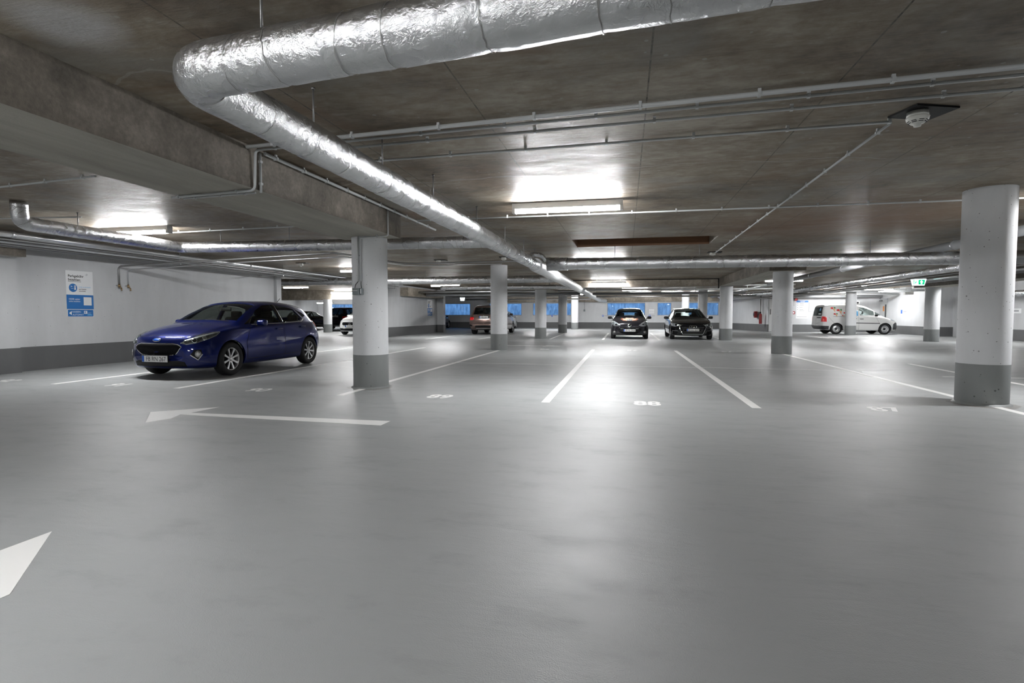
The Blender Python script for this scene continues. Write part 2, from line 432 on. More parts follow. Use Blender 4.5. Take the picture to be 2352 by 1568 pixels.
m = MB(); m.box((-27.4, YF - .3, -0.3), (16.4, 45.6, 0.0)); struct('floor', m, 'floor')
# ceiling slab with one recess let into it
m = MB()
rx0, rx1, ry0, ry1 = -1.1, 1.74, 11.1, 12.36
for a, b in (((-27.4, YF - .3), (16.4, ry0)), ((-27.4, ry1), (16.4, YB)), ((-27.4, ry0), (rx0, ry1)), ((rx1, ry0), (16.4, ry1))):
    m.box((a[0], a[1], CZ), (b[0], b[1], CZ + .3))
m.box((rx0 - .1, ry0 - .1, CZ + .3), (rx1 + .1, ry1 + .1, CZ + .4))
struct('ceiling', m, 'ceiling')
m = MB(); m.box((rx0, ry1 - .012, CZ + .002), (rx1, ry1 - .001, CZ + .299)); m.box((rx0 + .001, ry0 + .002, CZ + .002), (rx0 + .012, ry1 - .012, CZ + .299))
struct('ceiling_recess', m, 'brownrust', 'rust-brown face of the shallow recess in the ceiling slab', 'recess')

def wallbox(name, a, b, mat='wall'):
    m = MB(); m.box(a, b); return struct(name, m, mat)
def dado(name, boxes):
    m = MB()
    for a, b in boxes: m.box(a, b)
    return struct(name, m, 'dado')
D = 0.006; DH = 0.47
wallbox('wall_left', (XL - .32, YF, 0), (XL, 16.1, CZ))
m = MB(); m.box((XL, YF, 0), (-11.2, 8.06, CZ)); struct('wall_left_pilaster', m, 'wall')
m = MB(); m.box((XL, 15.9, 0), (-11.28, 16.14, CZ)); struct('wall_left_end', m, 'wall')
dado('baseboard_left', [((-11.2, YF, 0), (-11.2 + D, 8.06 + D, DH)), ((XL, 8.06, 0), (XL + D, 15.9, DH)), ((-11.28, 15.9 - D, 0), (-11.28 + D, 16.14, DH)), ((XL, 8.06, 0), (-11.2, 8.06 + D, DH)), ((XL, 15.9 - D, 0), (-11.28, 15.9, DH))])
wallbox('wall_middle', (XL - .32, 24.2, 0), (XL, 31.65, CZ))
m = MB(); m.box((XL - .32, 31.65, 0), (-10.98, 32.05, CZ)); struct('wall_middle_pier', m, 'wall')
dado('baseboard_middle', [((XL, 24.2, 0), (XL + D, 31.65, DH)), ((XL, 31.65 - D, 0), (-10.98 + D, 31.65, DH)), ((-10.98, 31.65, 0), (-10.98 + D, 32.05, DH)), ((XL - .32, 24.2 - D, 0), (XL + D, 24.2, DH))])
# back wall with window openings
WIN = [(-26.1, -22.6), (-15.2, -12.87), (-11.2, -8.45), (-7.5, -4.35), (-1.45, 1.49), (2.43, 3.48), (4.39, 7.0)]
WZ0, WZ1 = 1.03, 2.02
m = MB(); m.box((-27.4, YB, 0), (7.8, YB + .25, WZ0)); m.box((-27.4, YB, WZ1), (7.8, YB + .25, CZ + .3))
xs = [-27.4] + [v for w in WIN for v in w] + [7.8]
for i in range(0, len(xs), 2): m.box((xs[i], YB, WZ0), (xs[i + 1], YB + .25, WZ1))
struct('wall_back', m, 'wall')
dado('baseboard_back', [((-27.1, YB - D, 0), (7.5, YB, DH))])
for i, (a, b) in enumerate(WIN):
    m = MB()
    for (p, q) in (((a, WZ0), (b, WZ0 + .035)), ((a, WZ1 - .035), (b, WZ1)), ((a, WZ0), (a + .035, WZ1)), ((b - .035, WZ0), (b, WZ1))):
        m.box((p[0], YB + .06, p[1]), (q[0], YB + .11, q[1]))
    w = struct('window_%d' % (i + 1), m, 'signgrey')
    m = MB(); m.box((a + .03, YB + .08, WZ0 + .03), (b - .03, YB + .088, WZ1 - .03)); g = m.build('pane', M['winglass'], w)
# the light well behind the windows, open to the sky
m = MB(); m.box((-27.4, YB + 1.45, -.3), (7.8, YB + 1.6, 5.2)); struct('wall_lightwell', m, 'lightwell')
m = MB(); m.box((-27.55, YB + .25, -.3), (-27.4, YB + 1.6, 5.2)); m.box((7.8, YB, -.3), (7.95, YB + 1.6, 5.2)); m.box((-27.4, YB + .02, CZ + .3), (7.8, YB + .25, 5.2))
struct('wall_lightwell_side', m, 'lightwell')
# oblique white wall, front wall of the plant room, wall on the far right
m = MB(); m.add([(7.45, 44, 0), (8.8, 37, 0), (9.1, 37.3, 0), (7.8, 44.1, 0), (7.45, 44, CZ), (8.8, 37, CZ), (9.1, 37.3, CZ), (7.8, 44.1, CZ)],
                [(0, 1, 5, 4), (1, 2, 6, 5), (2, 3, 7, 6), (3, 0, 4, 7), (0, 3, 2, 1), (4, 5, 6, 7)]); struct('wall_oblique', m, 'wall')
m = MB(); m.add([(7.445, 44, 0), (8.794, 37, 0), (8.794, 37, DH), (7.445, 44, DH), (7.45, 44, 0), (8.8, 37, 0), (8.8, 37, DH), (7.45, 44, DH)],
                [(0, 1, 2, 3), (4, 7, 6, 5), (3, 2, 6, 7), (0, 3, 7, 4), (1, 5, 6, 2)]); struct('baseboard_oblique', m, 'dado')
wallbox('wall_plant_room', (8.8, YW, 0), (15.5, YW + .3, CZ))
dado('baseboard_plant_room', [((8.79, YW - D, 0), (15.2, YW, DH))])
wallbox('wall_right', (15.2, 31.0, 0), (16.3, YW + .3, CZ))
dado('baseboard_right', [((15.2 - D, 31.0 - D, 0), (15.2, 35.95, DH)), ((15.2, 31 - D, 0), (16, 31, DH)), ((16 - D, YF, 0), (16, 31 - D, DH))])
wallbox('wall_right_near', (16.0, YF, 0), (16.4, 31.0, CZ))
wallbox('wall_front', (-11.7, YF - .3, 0), (16.4, YF, CZ))
wallbox('wall_bay_side', (-27.4, 16.1, 0), (-27.1, YB, CZ))
wallbox('wall_bay_front', (-27.4, 15.8, 0), (XL - .3, 16.1, CZ))
# the joints of the wall on the far right, drawn as a shallow door-sized panel
m = MB(); m.box((15.992, 30.05, 0), (16.0, 30.9, 2.3)); struct('trim_1', m, 'wall')

# beams
def beam(name, a, b, label):
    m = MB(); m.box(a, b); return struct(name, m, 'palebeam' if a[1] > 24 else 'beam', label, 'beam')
beam('ceiling_beam', (-4.25, YF, 2.245), (-3.33, 7.68, CZ), 'long raw concrete beam that ends over the column with the grey junction box')
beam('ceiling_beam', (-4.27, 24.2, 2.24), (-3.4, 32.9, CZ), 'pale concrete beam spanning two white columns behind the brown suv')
beam('ceiling_beam', (3.83, 15.95, 2.29), (4.75, 24.1, CZ), 'concrete beam between the white column and the column by the black estate car')
beam('ceiling_beam', (-3.33, 24.2, 2.30), (3.80, 24.65, CZ), 'flat concrete downstand behind the strip light above the two dark cars')
beam('ceiling_beam', (11.72, 9.0, 2.2), (12.68, 25.5, CZ), 'brown concrete beam behind the green exit sign')
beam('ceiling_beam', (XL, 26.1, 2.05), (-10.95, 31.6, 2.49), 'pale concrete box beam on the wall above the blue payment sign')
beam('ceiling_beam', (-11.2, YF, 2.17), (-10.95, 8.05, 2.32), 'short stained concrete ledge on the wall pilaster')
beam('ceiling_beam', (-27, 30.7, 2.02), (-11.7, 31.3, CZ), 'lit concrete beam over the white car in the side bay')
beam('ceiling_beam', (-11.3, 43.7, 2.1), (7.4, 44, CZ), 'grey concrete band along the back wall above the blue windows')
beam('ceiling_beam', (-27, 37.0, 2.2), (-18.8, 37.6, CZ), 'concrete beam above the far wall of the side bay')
m = MB(); m.box((-3.3, 24.17, CZ - .03), (3.83, 24.199, CZ)); m.box((3.80, 24.17, 2.2), (3.84, 24.2, CZ)); m.box((3.8, 24.1, 2.28), (4.75, 24.14, 2.31))
struct('trim_2', m, 'black')

# columns
COLUMNS = [(-3.8, 7.6, 2.245, 'white round column with a grey junction box and two conduits'),
 (4.33, 7.72, CZ, 'thick pitted white column beside the number 87'),
 (-3.87, 16.42, CZ, 'white round column that hides the front of the brown suv'),
 (4.3, 16.42, 2.29, 'white round column under the end of a beam, beside the black estate car'),
 (-3.83, 24.6, 2.24, 'white column under a beam end, behind the brown suv'),
 (4.2, 24.55, CZ, 'white column just beside the black estate car'),
 (-3.72, 32.5, 2.24, 'slim white column at the far end of the pale beam'),
 (-3.71, 40.3, CZ, 'white column standing before the blue windows and a hanging switch'),
 (12.2, 25.05, 2.2, 'white column beside the front of the white van, under the exit sign'),
 (11.95, 33.0 - .5, CZ, 'white column that stands before the middle of the white van'),
 (4.4, 33.3, CZ, 'white column rising behind the roof of the black estate car'),
 (4.25, 41.2, CZ, 'slim far column lit on one edge, behind the black estate car'),
 (-18.0, 30.3, 2.62, 'brightly lit white column beside the white car')]
for (x, y, zt, lab) in COLUMNS:
    if zt == CZ and x == -18.0: zt = 2.02
    c = empty('concrete_column', (x, y, 0), lab, 'column', 'round concrete columns', 'thing')
    m = MB(); r = 0.262
    m.lathe([(r, 0.498), (r, zt)], (x, y, 0), 'z', 48); m.build('shaft', M['column'], c, False)
    m = MB(); m.lathe([(r, 0.0), (r + .0012, 0.004), (r + .0012, 0.498)], (x, y, 0), 'z', 48); m.build('painted_base', M['coldado'], c, False)
    if y < 9:
        m = MB(); m.lathe([(r, 0.022), (r + .012, .02), (r + .03, 0.006), (r + .034, 0.0)], (x, y, 0), 'z', 40); m.build('joint_collar', M['coldado'], c, False)

# ------------------------------------------------------------------ floor paint
def line(x0, y0, x1, y1, w=0.105, label='', thick=0.0015):
    m = MB(); d = Vector((x1 - x0, y1 - y0, 0)); n = Vector((-d.y, d.x, 0)).normalized() * w / 2
    e = Vector((n.x, 0, 0)) if abs(d.x) < abs(d.y) else n
    a, b = Vector((x0, y0, 0)), Vector((x1, y1, 0))
    m.prism([(0, 0), (1, 0), (1, 1), (0, 1)], a - n, d, n * 2, (0, 0, 1), thick)
    return tag(m.build('parking_line', M['line'], None, origin=(x0, y0, 0.0)), label, 'floor line', 'painted stall lines')
line(-3.8, 6.66, -3.8, 16.1, label='white stall line running out from the column with the junction box')
line(-.975, 6.66, -.985, 17.08, label='white stall line between the numbers 89 and 88')
line(1.52, 6.76, 1.49, 17.08, label='white stall line between the numbers 88 and 87')
line(4.33, 6.9, 4.3, 16.15, label='white stall line meeting the thick pitted column')
line(-6.55, 6.8, -6.55, 17.0, label='white stall line beside the blue hatchback, before the number 90')
line(-8.86, 6.82, -8.86, 17.2, label='white stall line under the front wheel of the blue hatchback')
line(6.1, 9.6, 6.2, 13.6, label='white line just behind the thick pitted column')
line(5.5, 10.88, 9.5, 11.0, 0.06, 'thin white cross line behind the thick pitted column')
line(-.97, 23.9, -.99, 32.3, label='white stall line beside the small charcoal car with flames')
line(1.42, 23.6, 1.45, 33, label='white stall line between the small charcoal car and the black estate car')
line(-3.3, 23.9, -3.5, 32.4, label='white stall line under the pale beam')
line(-8.72, 22.7, -8.74, 30, label='white stall line beside the brown suv, towards the wall sign')
line(-6.42, 23.2, -6.36, 30, label='white stall line on the far side of the brown suv')
line(4.2, 24.85, 4.2, 33, label='white stall line behind the column by the black estate car')
line(9.2, 27.3, 9.1, 30.4, label='white line on the floor before the rear of the white van')
line(9.3, 20.05, 16, 20.05, 0.09, label='pale line across the aisle before the exit sign')
line(-3.9, 11.78, 5.1, 11.7, 0.035, 'thin pale joint line crossing the stalls')
line(-4.8, 22.0, -2.3, 22.1, 0.06, 'thin white line across the aisle before the brown suv')
def number(s, x, y, label, w=0.40, h=0.30, flip=False):
    m = MB(); xd, yd = ((1, 0, 0), (0, 1, 0)) if not flip else ((-1, 0, 0), (0, -1, 0))
    vs, fs = text_mesh(s, h * 1.38, (x, y - (h / 2 if not flip else -h / 2), 0), xd, yd, 0.0016, 'CENTER', 0.03, 0.80)
    m.add(vs, fs)
    return tag(m.build('stall_number', M['line'], None, False, origin=(x, y, 0)), label, 'floor number', 'painted stall numbers')
number('92', -10.05, 7.03, 'white number 92 painted by the wall')
number('91', -7.75, 6.97, 'white number 91 painted in front of the blue hatchback')
number('90', -5.23, 6.92, 'white number 90 painted on the floor before the column with the junction box')
number('89', -2.43, 6.87, 'white number 89 painted on the floor')
number('88', 0.27, 6.86, 'white number 88 painted on the floor')
number('87', 2.96, 7.0, 'white number 87 painted on the floor beside the thick column')
for s, x, lab in (('76', -2.5, 'upside-down white number behind the column that hides the suv'), ('75', 0.2, 'upside-down white number beyond the stalls, before the charcoal car'), ('74', 2.95, 'upside-down white number before the black estate car')):
    number(s, x, 16.9, lab, flip=True)
def arrow(name, polys, label, org):
    m = MB()
    for p in polys: m.prism(p, (0, 0, 0), (1, 0, 0), (0, 1, 0), (0, 0, 1), 0.0015)
    tag(m.build(name, M['line'], None, origin=(*org, 0)), label, 'floor arrow')
arrow('floor_arrow', [[(-5.24, 5.08), (-4.78, 4.57), (-4.70, 4.80), (-4.79, 5.02), (-2.37, 4.93), (-2.37, 5.15), (-4.76, 5.13), (-4.72, 5.52)]], 'long white floor arrow pointing to the wall with the sign', (-4, 5))
arrow('floor_arrow', [[(-2.84, 2.15), (-2.36, 1.62), (-2.37, 1.53), (-2.84, 1.0), (-2.86, 1.45), (-5, 1.45), (-5, 1.70), (-2.85, 1.72)]], 'white floor arrow cut off by the edge, closest to the camera', (-3, 1.8))
arrow('floor_arrow', [[(-2.2, 18.75), (-2.8, 18.35), (-2.75, 19.1)], [(-4.6, 18.62), (-2.6, 18.62), (-2.6, 18.84), (-4.6, 18.84)]], 'white floor arrow beyond the column that hides the suv', (-3, 18.7))

# ------------------------------------------------------------------ strip lights
LAMPS = [(-0.79, 7.33, 2.535, 'lit strip light on the ceiling above the stalls 89 and 88'),
 (-8.42, 7.95, 2.55, 'lit strip light above the bend of the foil duct near the payment sign'),
 (-8.38, 16.15, 2.53, 'lit strip light partly hidden by the column with the junction box'),
 (-16.5, 24.85, 2.50, 'long lit strip light in the side bay above the blue hatchback'),
 (-17.1, 30.45, 2.46, 'lit strip light on the beam over the white car'),
 (-24.6, 41.0, 2.08, 'small lit strip light seen behind the bright column of the side bay'),
 (-8.45, 24.7, 2.50, 'lit strip light over the brown suv, before the box beam'),
 (-0.75, 23.95, 2.46, 'lit strip light against the flat downstand above the charcoal car'),
 (11.9, 29.3, 2.5, 'lit strip light above the white van'),
 (-0.75, 15.4, 2.53, 'lit strip light hidden behind the cross duct above the charcoal car'),
 (6.5, 16.4, 2.53, 'lit strip light hidden behind the cross duct beside the beam'),
 (6.3, 24.0, 2.5, 'lit strip light over the white-lit pipe behind a column'),
 (5.8, 7.62, 2.53, 'lit strip light outside the picture beside the thick column'),
 (-2.9, 0.0, 2.53, 'unseen strip light above the camera, added to brighten the near floor'),  # placed out of view to lift the foreground floor
 (-2.5, -4.8, 2.53, 'unseen strip light far behind the camera, added to lighten the foreground'),  # extra lamp out of view, lightens foreground floor and ceiling
 (7.35, -1.3, 2.53, 'lit strip light behind the camera, by the far aisle'),
 (-8.4, -1.0, 2.53, 'lit strip light behind the camera, by the wall'),
 (13.45, 24.0, 2.5, 'unseen strip light added before the far wall, hidden by the thick column'),  # extra lamp kept out of sight behind the thick column
 (3.1, 38.5, 2.55, 'unseen strip light added to brighten the back wall, between the two dark cars'),  # extra lamp hidden by pipes, brightens the back wall
 (-3.5, 38.5, 2.55, 'unseen strip light added to brighten the back wall, beside the wide far duct'),  # added fill for the back wall, concealed by the pipes
 (13.7, 33.6, 2.5, 'lit strip light above the cable trays by the white wall'),
 (1.0, 38.5, 2.55, 'unseen strip light added to brighten the back wall, above the charcoal car'),  # another added back-wall fill lamp, out of sight behind pipes
 (5.0, 38.5, 2.55, 'unseen strip light added to brighten the back wall, above the estate car'),  # added back-wall fill lamp, covered by the grey pipe
 (-6.3, 38.5, 2.55, 'unseen strip light added to brighten the back wall, beyond the brown suv'),  # added back-wall fill lamp, covered by the pipe above the suv
 (0.5, 32.5, 2.547, 'unseen strip light added behind the lower bright pipe to brighten the back'),  # extra fill lamp for the dim back, tucked behind the pipe
 (11.9, 35.2, 2.46, 'unseen strip light added over the notice board, hidden by a pipe')]  # extra lamp for brightness here, lined up behind a pipe
for (x, y, z, lab) in LAMPS:
    t = empty('strip_light', (x, y, z), lab, 'strip light', 'fluorescent strip lights')
    h = 0.72
    m = MB(); m.box((x - h, y - .0535, z - .004), (x + h, y + .0535, z + .072)); m.build('housing', M['lampbody'], t)
    m = MB()
    prof = [(-.052, -.005), (-.055, -.02), (-.046, -.042), (-.02, -.056), (.02, -.056), (.046, -.042), (.055, -.02), (.052, -.005)]
    m.prism(prof, (x - h + .02, y, z), (0, 1, 0), (0, 0, 1), (1, 0, 0), 2 * h - .04)
    m.build('diffuser', M['tube'], t)
    for s in (-1, 1):
        m = MB(); m.box((x + s * h - .02, y - .058, z - .058), (x + s * h + .02, y + .058, z + .072)); m.build('end_cap', M['lampbody'], t)
        if z < 2.54: m = MB(); m.cyl((x + s * .5, y, z + .07), (x + s * .5, y, CZ), .008, 8); m.build('bracket', M['conduit'], t)

# ------------------------------------------------------------------ ducts and pipes
def fillet(pts, rad, n=8):
    P = [Vector(p) for p in pts]; out = [P[0]]
    for i in range(1, len(P) - 1):
        a, b, c = P[i - 1], P[i], P[i + 1]
        d1 = (a - b).normalized(); d2 = (c - b).normalized()
        ang = d1.angle(d2)
        if ang > 3.1: out.append(b); continue
        t = min(rad / math.tan(ang / 2), (a - b).length * .49, (c - b).length * .49)
        s, e = b + d1 * t, b + d2 * t
        for k in range(n + 1):
            u = k / n; out.append(s * (1 - u) ** 2 + b * 2 * u * (1 - u) + e * u * u)
    out.append(P[-1]); return out
def resample(P, step):
    P = [Vector(p) for p in P]; out = [P[0]]
    for a, b in zip(P, P[1:]):
        k = max(1, int((b - a).length / step))
        for i in range(1, k + 1): out.append(a.lerp(b, i / k))
    return out
def duct(name, pts, r, label, cat='duct', mat='foil', bend=0.25, step=0.05, n=28, seam=0.45, wob=0.02, rods=(), group='foil-wrapped ventilation ducts', seed=0, parent=None, rodz=CZ):
    rnd = random.Random(seed)
    path = resample(fillet(pts, bend), step)
    tot = sum((b - a).length for a, b in zip(path, path[1:]))
    seams = []; s = seam * .4
    while seam and s < tot - .05: seams.append((s, rnd.uniform(-.35, .35))); s += seam * rnd.uniform(.55, 1.35)
    ph = [rnd.uniform(0, 6.28) for _ in range(8)]
    def rf(i, s, an):
        w = 1 + wob * (math.sin(s * 5.1 + ph[0]) * .5 + math.sin(s * 11.3 + 2 * an + ph[1]) * .4 + math.sin(3 * an + s * 3.1 + ph[2]) * .4 + math.sin(s * 23 + 4 * an + ph[3]) * .35)
        for q, tl in seams:
            d = abs(s + tl * r * math.cos(an) - q)
            if d < .07: w -= .045 * wob / .02 * math.exp(-(d / .018) ** 2)
        return w
    m = MB(); m.tube(path, r, n, rf if wob else None)
    o = m.build(name, M[mat], parent, origin=None if parent is not None else tuple(pts[0]))
    if parent is None: tag(o, label, cat, group)
    if rods:
        for (x, y) in rods:
            q = min(path, key=lambda p: (p.x - x) ** 2 + (p.y - y) ** 2)
            mm = MB(); mm.cyl((x, y, q.z + r * .9), (x, y, rodz), .006, 8); mm.cyl((x, y, rodz - .012), (x, y, rodz), .014, 8)
            mm.build('hanger_rod', M['rod'], o)
    if seam and n >= 24:
        mm = MB()
        acc = 0.0; idx = 0
        for q, tl in seams:
            acc = 0.0
            for a, b in zip(path, path[1:]):
                l = (b - a).length
                if acc + l >= q:
                    c = a.lerp(b, (q - acc) / max(l, 1e-6)); t = (b - a).normalized()
                    up = Vector((0, 0, 1)) if abs(t.z) < .9 else Vector((1, 0, 0))
                    up = (up - t * up.dot(t)).normalized(); bi = t.cross(up)
                    K = 36; ring = []
                    for k in range(K):
                        an = 2 * PI * k / K; jit = rnd.uniform(-.004, .004)
                        ring.append((c + (up * math.cos(an) + bi * math.sin(an)) * r * .985 - t * (tl * r * math.cos(an) + jit), an))
                    vs = []
                    for p, an in ring:
                        nrm = up * math.cos(an) + bi * math.sin(an)
                        vs += [p - t * .0022 + nrm * .0015, p + t * .0022 + nrm * .0015]
                    mm.add(vs, [(2 * k, 2 * ((k + 1) % K), 2 * ((k + 1) % K) + 1, 2 * k + 1) for k in range(K)], True)
                    break
                acc += l
        mm.build('seam', M['darksteel'], o, False)
    return o
# the main duct: in from the aisle, round a tight elbow, then down the whole hall
duct('ventilation_duct', [(2.6, 1.73, 2.25), (-2.07, 2.27, 2.25), (-2.07, 12.6, 2.25)], 0.122, 'fat foil-wrapped duct with a sharp elbow, running away over the stalls',
     bend=0.20, step=0.035, n=32, seam=0.36, wob=0.022, seed=3,
     rods=[(-2.07, 3.35), (-1.62, 2.215), (-2.07, 4.4), (-2.07, 5.66), (-2.07, 7.42), (-2.07, 9.24), (-2.07, 11.0), (-2.07, 12.33)])
duct('ventilation_duct', [(-2.07, 12.5, 2.25), (-2.07, 12.9, 2.25), (-2.07, 42.9, 2.25), (-1.6, 43.7, 2.2)], 0.16, 'wider far length of the main duct, from the junction to the back wall', mat='palewrap', step=.06, n=28, seam=.8, wob=.012, seed=4, rods=[(-2.07, 20), (-2.07, 28)])
# cross duct with a collar that joins it to the main duct
d = duct('ventilation_duct', [(-1.35, 12.35, 2.25), (16.0, 12.62, 2.20)], 0.132, 'foil-wrapped cross duct running from the main duct to the thick column', step=0.05, n=28, seam=0.55, wob=0.03, seed=5, rods=[(-.25, 12.35), (1.55, 12.38), (4.9, 12.45), (7, 12.5)])
m = MB(); m.tube([(-1.78, 12.35, 2.25), (-1.35, 12.35, 2.25), (-1.3, 12.35, 2.25)], 0.15, 28); m.build('joint_collar', M['foil'], d)
duct('flexible_hose', [(-2.12, 12.05, 2.33), (-2.10, 12.12, 2.47), (-1.90, 12.3, 2.45), (-1.80, 12.36, 2.33)], 0.05, 'crinkled bright foil hose looping over the duct junction', 'hose', bend=.12, step=.02, n=20, seam=0, wob=0.06, group=None)
# side duct with a riser, and its run back to the main duct
duct('ventilation_duct', [(-8.03, 5.84, CZ), (-8.03, 5.84, 2.34), (-8.03, 8.57, 2.33), (-2.19, 8.57, 2.28)], 0.098, 'foil-wrapped duct dropping from the ceiling, then running behind the beam to the main duct',
     bend=.17, step=.04, n=28, seam=.22, wob=.016, seed=9, rods=[(-8.03, 6.64), (-7.2, 8.57), (-5.81, 8.57)])
duct('ventilation_duct', [(-20, 18.0, 2.3), (-2.2, 18.0, 2.29)], 0.125, 'silver cross duct above the blue hatchback, ending at the main duct', step=.08, n=24, seam=.3, wob=.014, seed=11, rods=[(-9.2, 18), (-6.9, 18), (-5.2, 18)])
duct('ventilation_duct', [(-8.3, 23.6, 2.32), (-2.1, 23.6, 2.31)], 0.09, 'thin silver duct above the brown suv', step=.08, n=24, seam=.35, wob=.02, seed=12)
duct('ventilation_duct', [(8.25, 12.72, 2.29), (8.25, 31.0, 2.31), (6.2, 39, 2.3)], 0.10, 'silver duct receding past the exit sign behind the thick column', step=.08, n=24, seam=.4, wob=.02, seed=13)
duct('ventilation_duct', [(7.0, 43.2, 2.2), (7.0, 42.2, 2.2), (7.0, 42.2, 1.62)], 0.15, 'short foil duct that bends down before the oblique white wall', bend=.2, step=.05, n=24, seam=.2, wob=.02, seed=14)
duct('ventilation_duct', [(15.3, 27.2, 1.95), (15.3, 22.0, 1.95)], 0.12, 'silver duct along the far wall beside the thick column', step=.08, n=24, seam=.5, wob=.02, seed=15)
def pipe(name, pts, r, mat, label, cat='pipe', group=None, bend=.08, n=12, clips=None, clipdir=(0, 0, 1), coll=0):
    path = fillet(pts, bend, 5)
    m = MB(); m.tube(path, r, n)
    if coll:
        P = resample(path, .2)
        for i in range(2, len(P) - 2, coll):
            t = (P[i + 1] - P[i]).normalized(); m.cyl(P[i] - t * .035, P[i] + t * .035, r * 1.13, n)
    o = m.build(name, M[mat], None, origin=tuple(pts[0])); tag(o, label, cat, group)
    if clips:
        P = resample(path, .02); s = 0; nxt = clips * .35; cd = Vector(clipdir)
        for a, b in zip(P, P[1:]):
            s += (b - a).length
            if s >= nxt:
                nxt += clips; t = (b - a).normalized(); side = t.cross(cd)
                if side.length < .5: continue
                mm = MB(); mm.obox(b + cd * (r + .006), (t, side, cd), (.011, .008, r + .008)); mm.obox(b - cd * (r * .2), (t, side, cd), (.010, r + .006, r * .9)); mm.build('clip', M['conduit'], o)
    return o
Gc = 'plastic conduits on the ceiling'
zc = CZ - .034
pipe('ceiling_conduit', [(-3.31, 4.285, zc), (6.5, 3.57, zc)], .0165, 'conduit', 'thickest of the grey ceiling conduits that cross under the foil duct', 'conduit', Gc, clips=.78)
pipe('ceiling_conduit', [(6.5, 3.745, zc), (-3.30, 4.385, zc), (-3.314, 4.385, 2.23), (-4.30, 4.49, 2.228)], .0115, 'conduit', 'thin grey conduit that turns down the beam and runs under its soffit', 'conduit', Gc, bend=.05, clips=.72)
pipe('ceiling_conduit', [(-2.98, 4.52, zc), (6.5, 4.06, zc)], .0115, 'conduit', 'third thin grey conduit crossing the ceiling, just before the smoke detector conduit', 'conduit', Gc, clips=.95)
pipe('ceiling_conduit', [(-2.6, 4.935, zc), (1.98, 4.765, zc)], .0115, 'conduit', 'thin grey conduit that ends at the smoke detector on the black plate', 'conduit', Gc, clips=.72)
pipe('ceiling_conduit', [(2.0, 4.80, zc), (2.10, 14.0, zc)], .011, 'conduit', 'long grey conduit running away from the smoke detector on the black plate', 'conduit', Gc, clips=.62)
pipe('ceiling_conduit', [(-3.25, 8.15, zc), (11.0, 8.2, zc)], .0115, 'conduit', 'thin conduit beside the strip light over the stalls, reaching the thick column', 'conduit', Gc, clips=.62)
pipe('ceiling_conduit', [(-3.285, 4.5, zc), (-3.29, 9.1, zc)], .0165, 'conduit', 'conduit along the top edge of the long raw beam', 'conduit', Gc, clips=.45)
pipe('ceiling_conduit', [(-3.314, 4.47, zc), (-3.314, 4.47, 2.225)], .0115, 'conduit', 'short upright conduit on the side of the long raw beam', 'conduit', Gc, clips=.2, clipdir=(-1, 0, 0))
pipe('ceiling_conduit', [(-3.37, 4.47, 2.226), (-4.22, 4.545, 2.226)], .0095, 'conduit', 'short second conduit under the soffit of the long raw beam', 'conduit', Gc, clips=.3)
pipe('ceiling_conduit', [(-3.314, 7.2, zc), (-3.314, 7.2, 2.215), (-3.80, 7.31, 2.215), (-3.80, 7.318, 1.585)], .0105, 'conduit', 'conduit running down the end of the beam and the column to the junction box', 'conduit', Gc, bend=.03, clips=.4)
pipe('ceiling_conduit', [(-3.845, 7.318, 2.24), (-3.845, 7.318, 1.585)], .0105, 'conduit', 'second upright conduit above the junction box on the column', 'conduit', Gc)
pipe('ceiling_conduit', [(-9.6, 5.30, zc), (-5.6, 4.84, zc)], .0115, 'conduit', 'conduit on the ceiling behind the long raw beam, above the duct riser', 'conduit', Gc, clips=.6)
pipe('ceiling_conduit', [(-8.2, 8.42, zc), (-5.0, 8.23, zc)], .011, 'conduit', 'thin conduit leading from the strip light near the payment sign', 'conduit', Gc, clips=.7)
pipe('ceiling_conduit', [(-11.1, 6.45, zc), (-8.15, 6.8, zc)], .011, 'conduit', 'thin conduit ending at the duct riser', 'conduit', Gc)
# junction box on the column
t = empty('junction_box', (-3.845, 7.27, 1.435), 'small grey junction box on the white column', 'junction box')
m = MB(); m.rbox((-3.86, 7.285, 1.435), (.105, .07, .10), .006); m.build('box_body', M['boxgrey'], t)
m = MB(); m.rbox((-3.785, 7.30, 1.437), (.03, .055, .095), .004); m.build('side_socket', M['boxgrey'], t)
m = MB(); m.cbox((-3.86, 7.2495, 1.447), (.07, .002, .006)); m.cbox((-3.784, 7.2715, 1.437), (.013, .002, .07)); m.build('label_strip', M['signwhite'], t)
m = MB(); m.tube(fillet([(-3.845, 7.318, 1.585), (-3.88, 7.30, 1.535), (-3.885, 7.29, 1.48)], .02), .006, 8); m.build('cable', M['darkgrey'], t); m = MB(); m.tube(fillet([(-3.80, 7.318, 1.585), (-3.80, 7.31, 1.55), (-3.785, 7.30, 1.48)], .02), .006, 8); m.build('cable', M['darkgrey'], t)
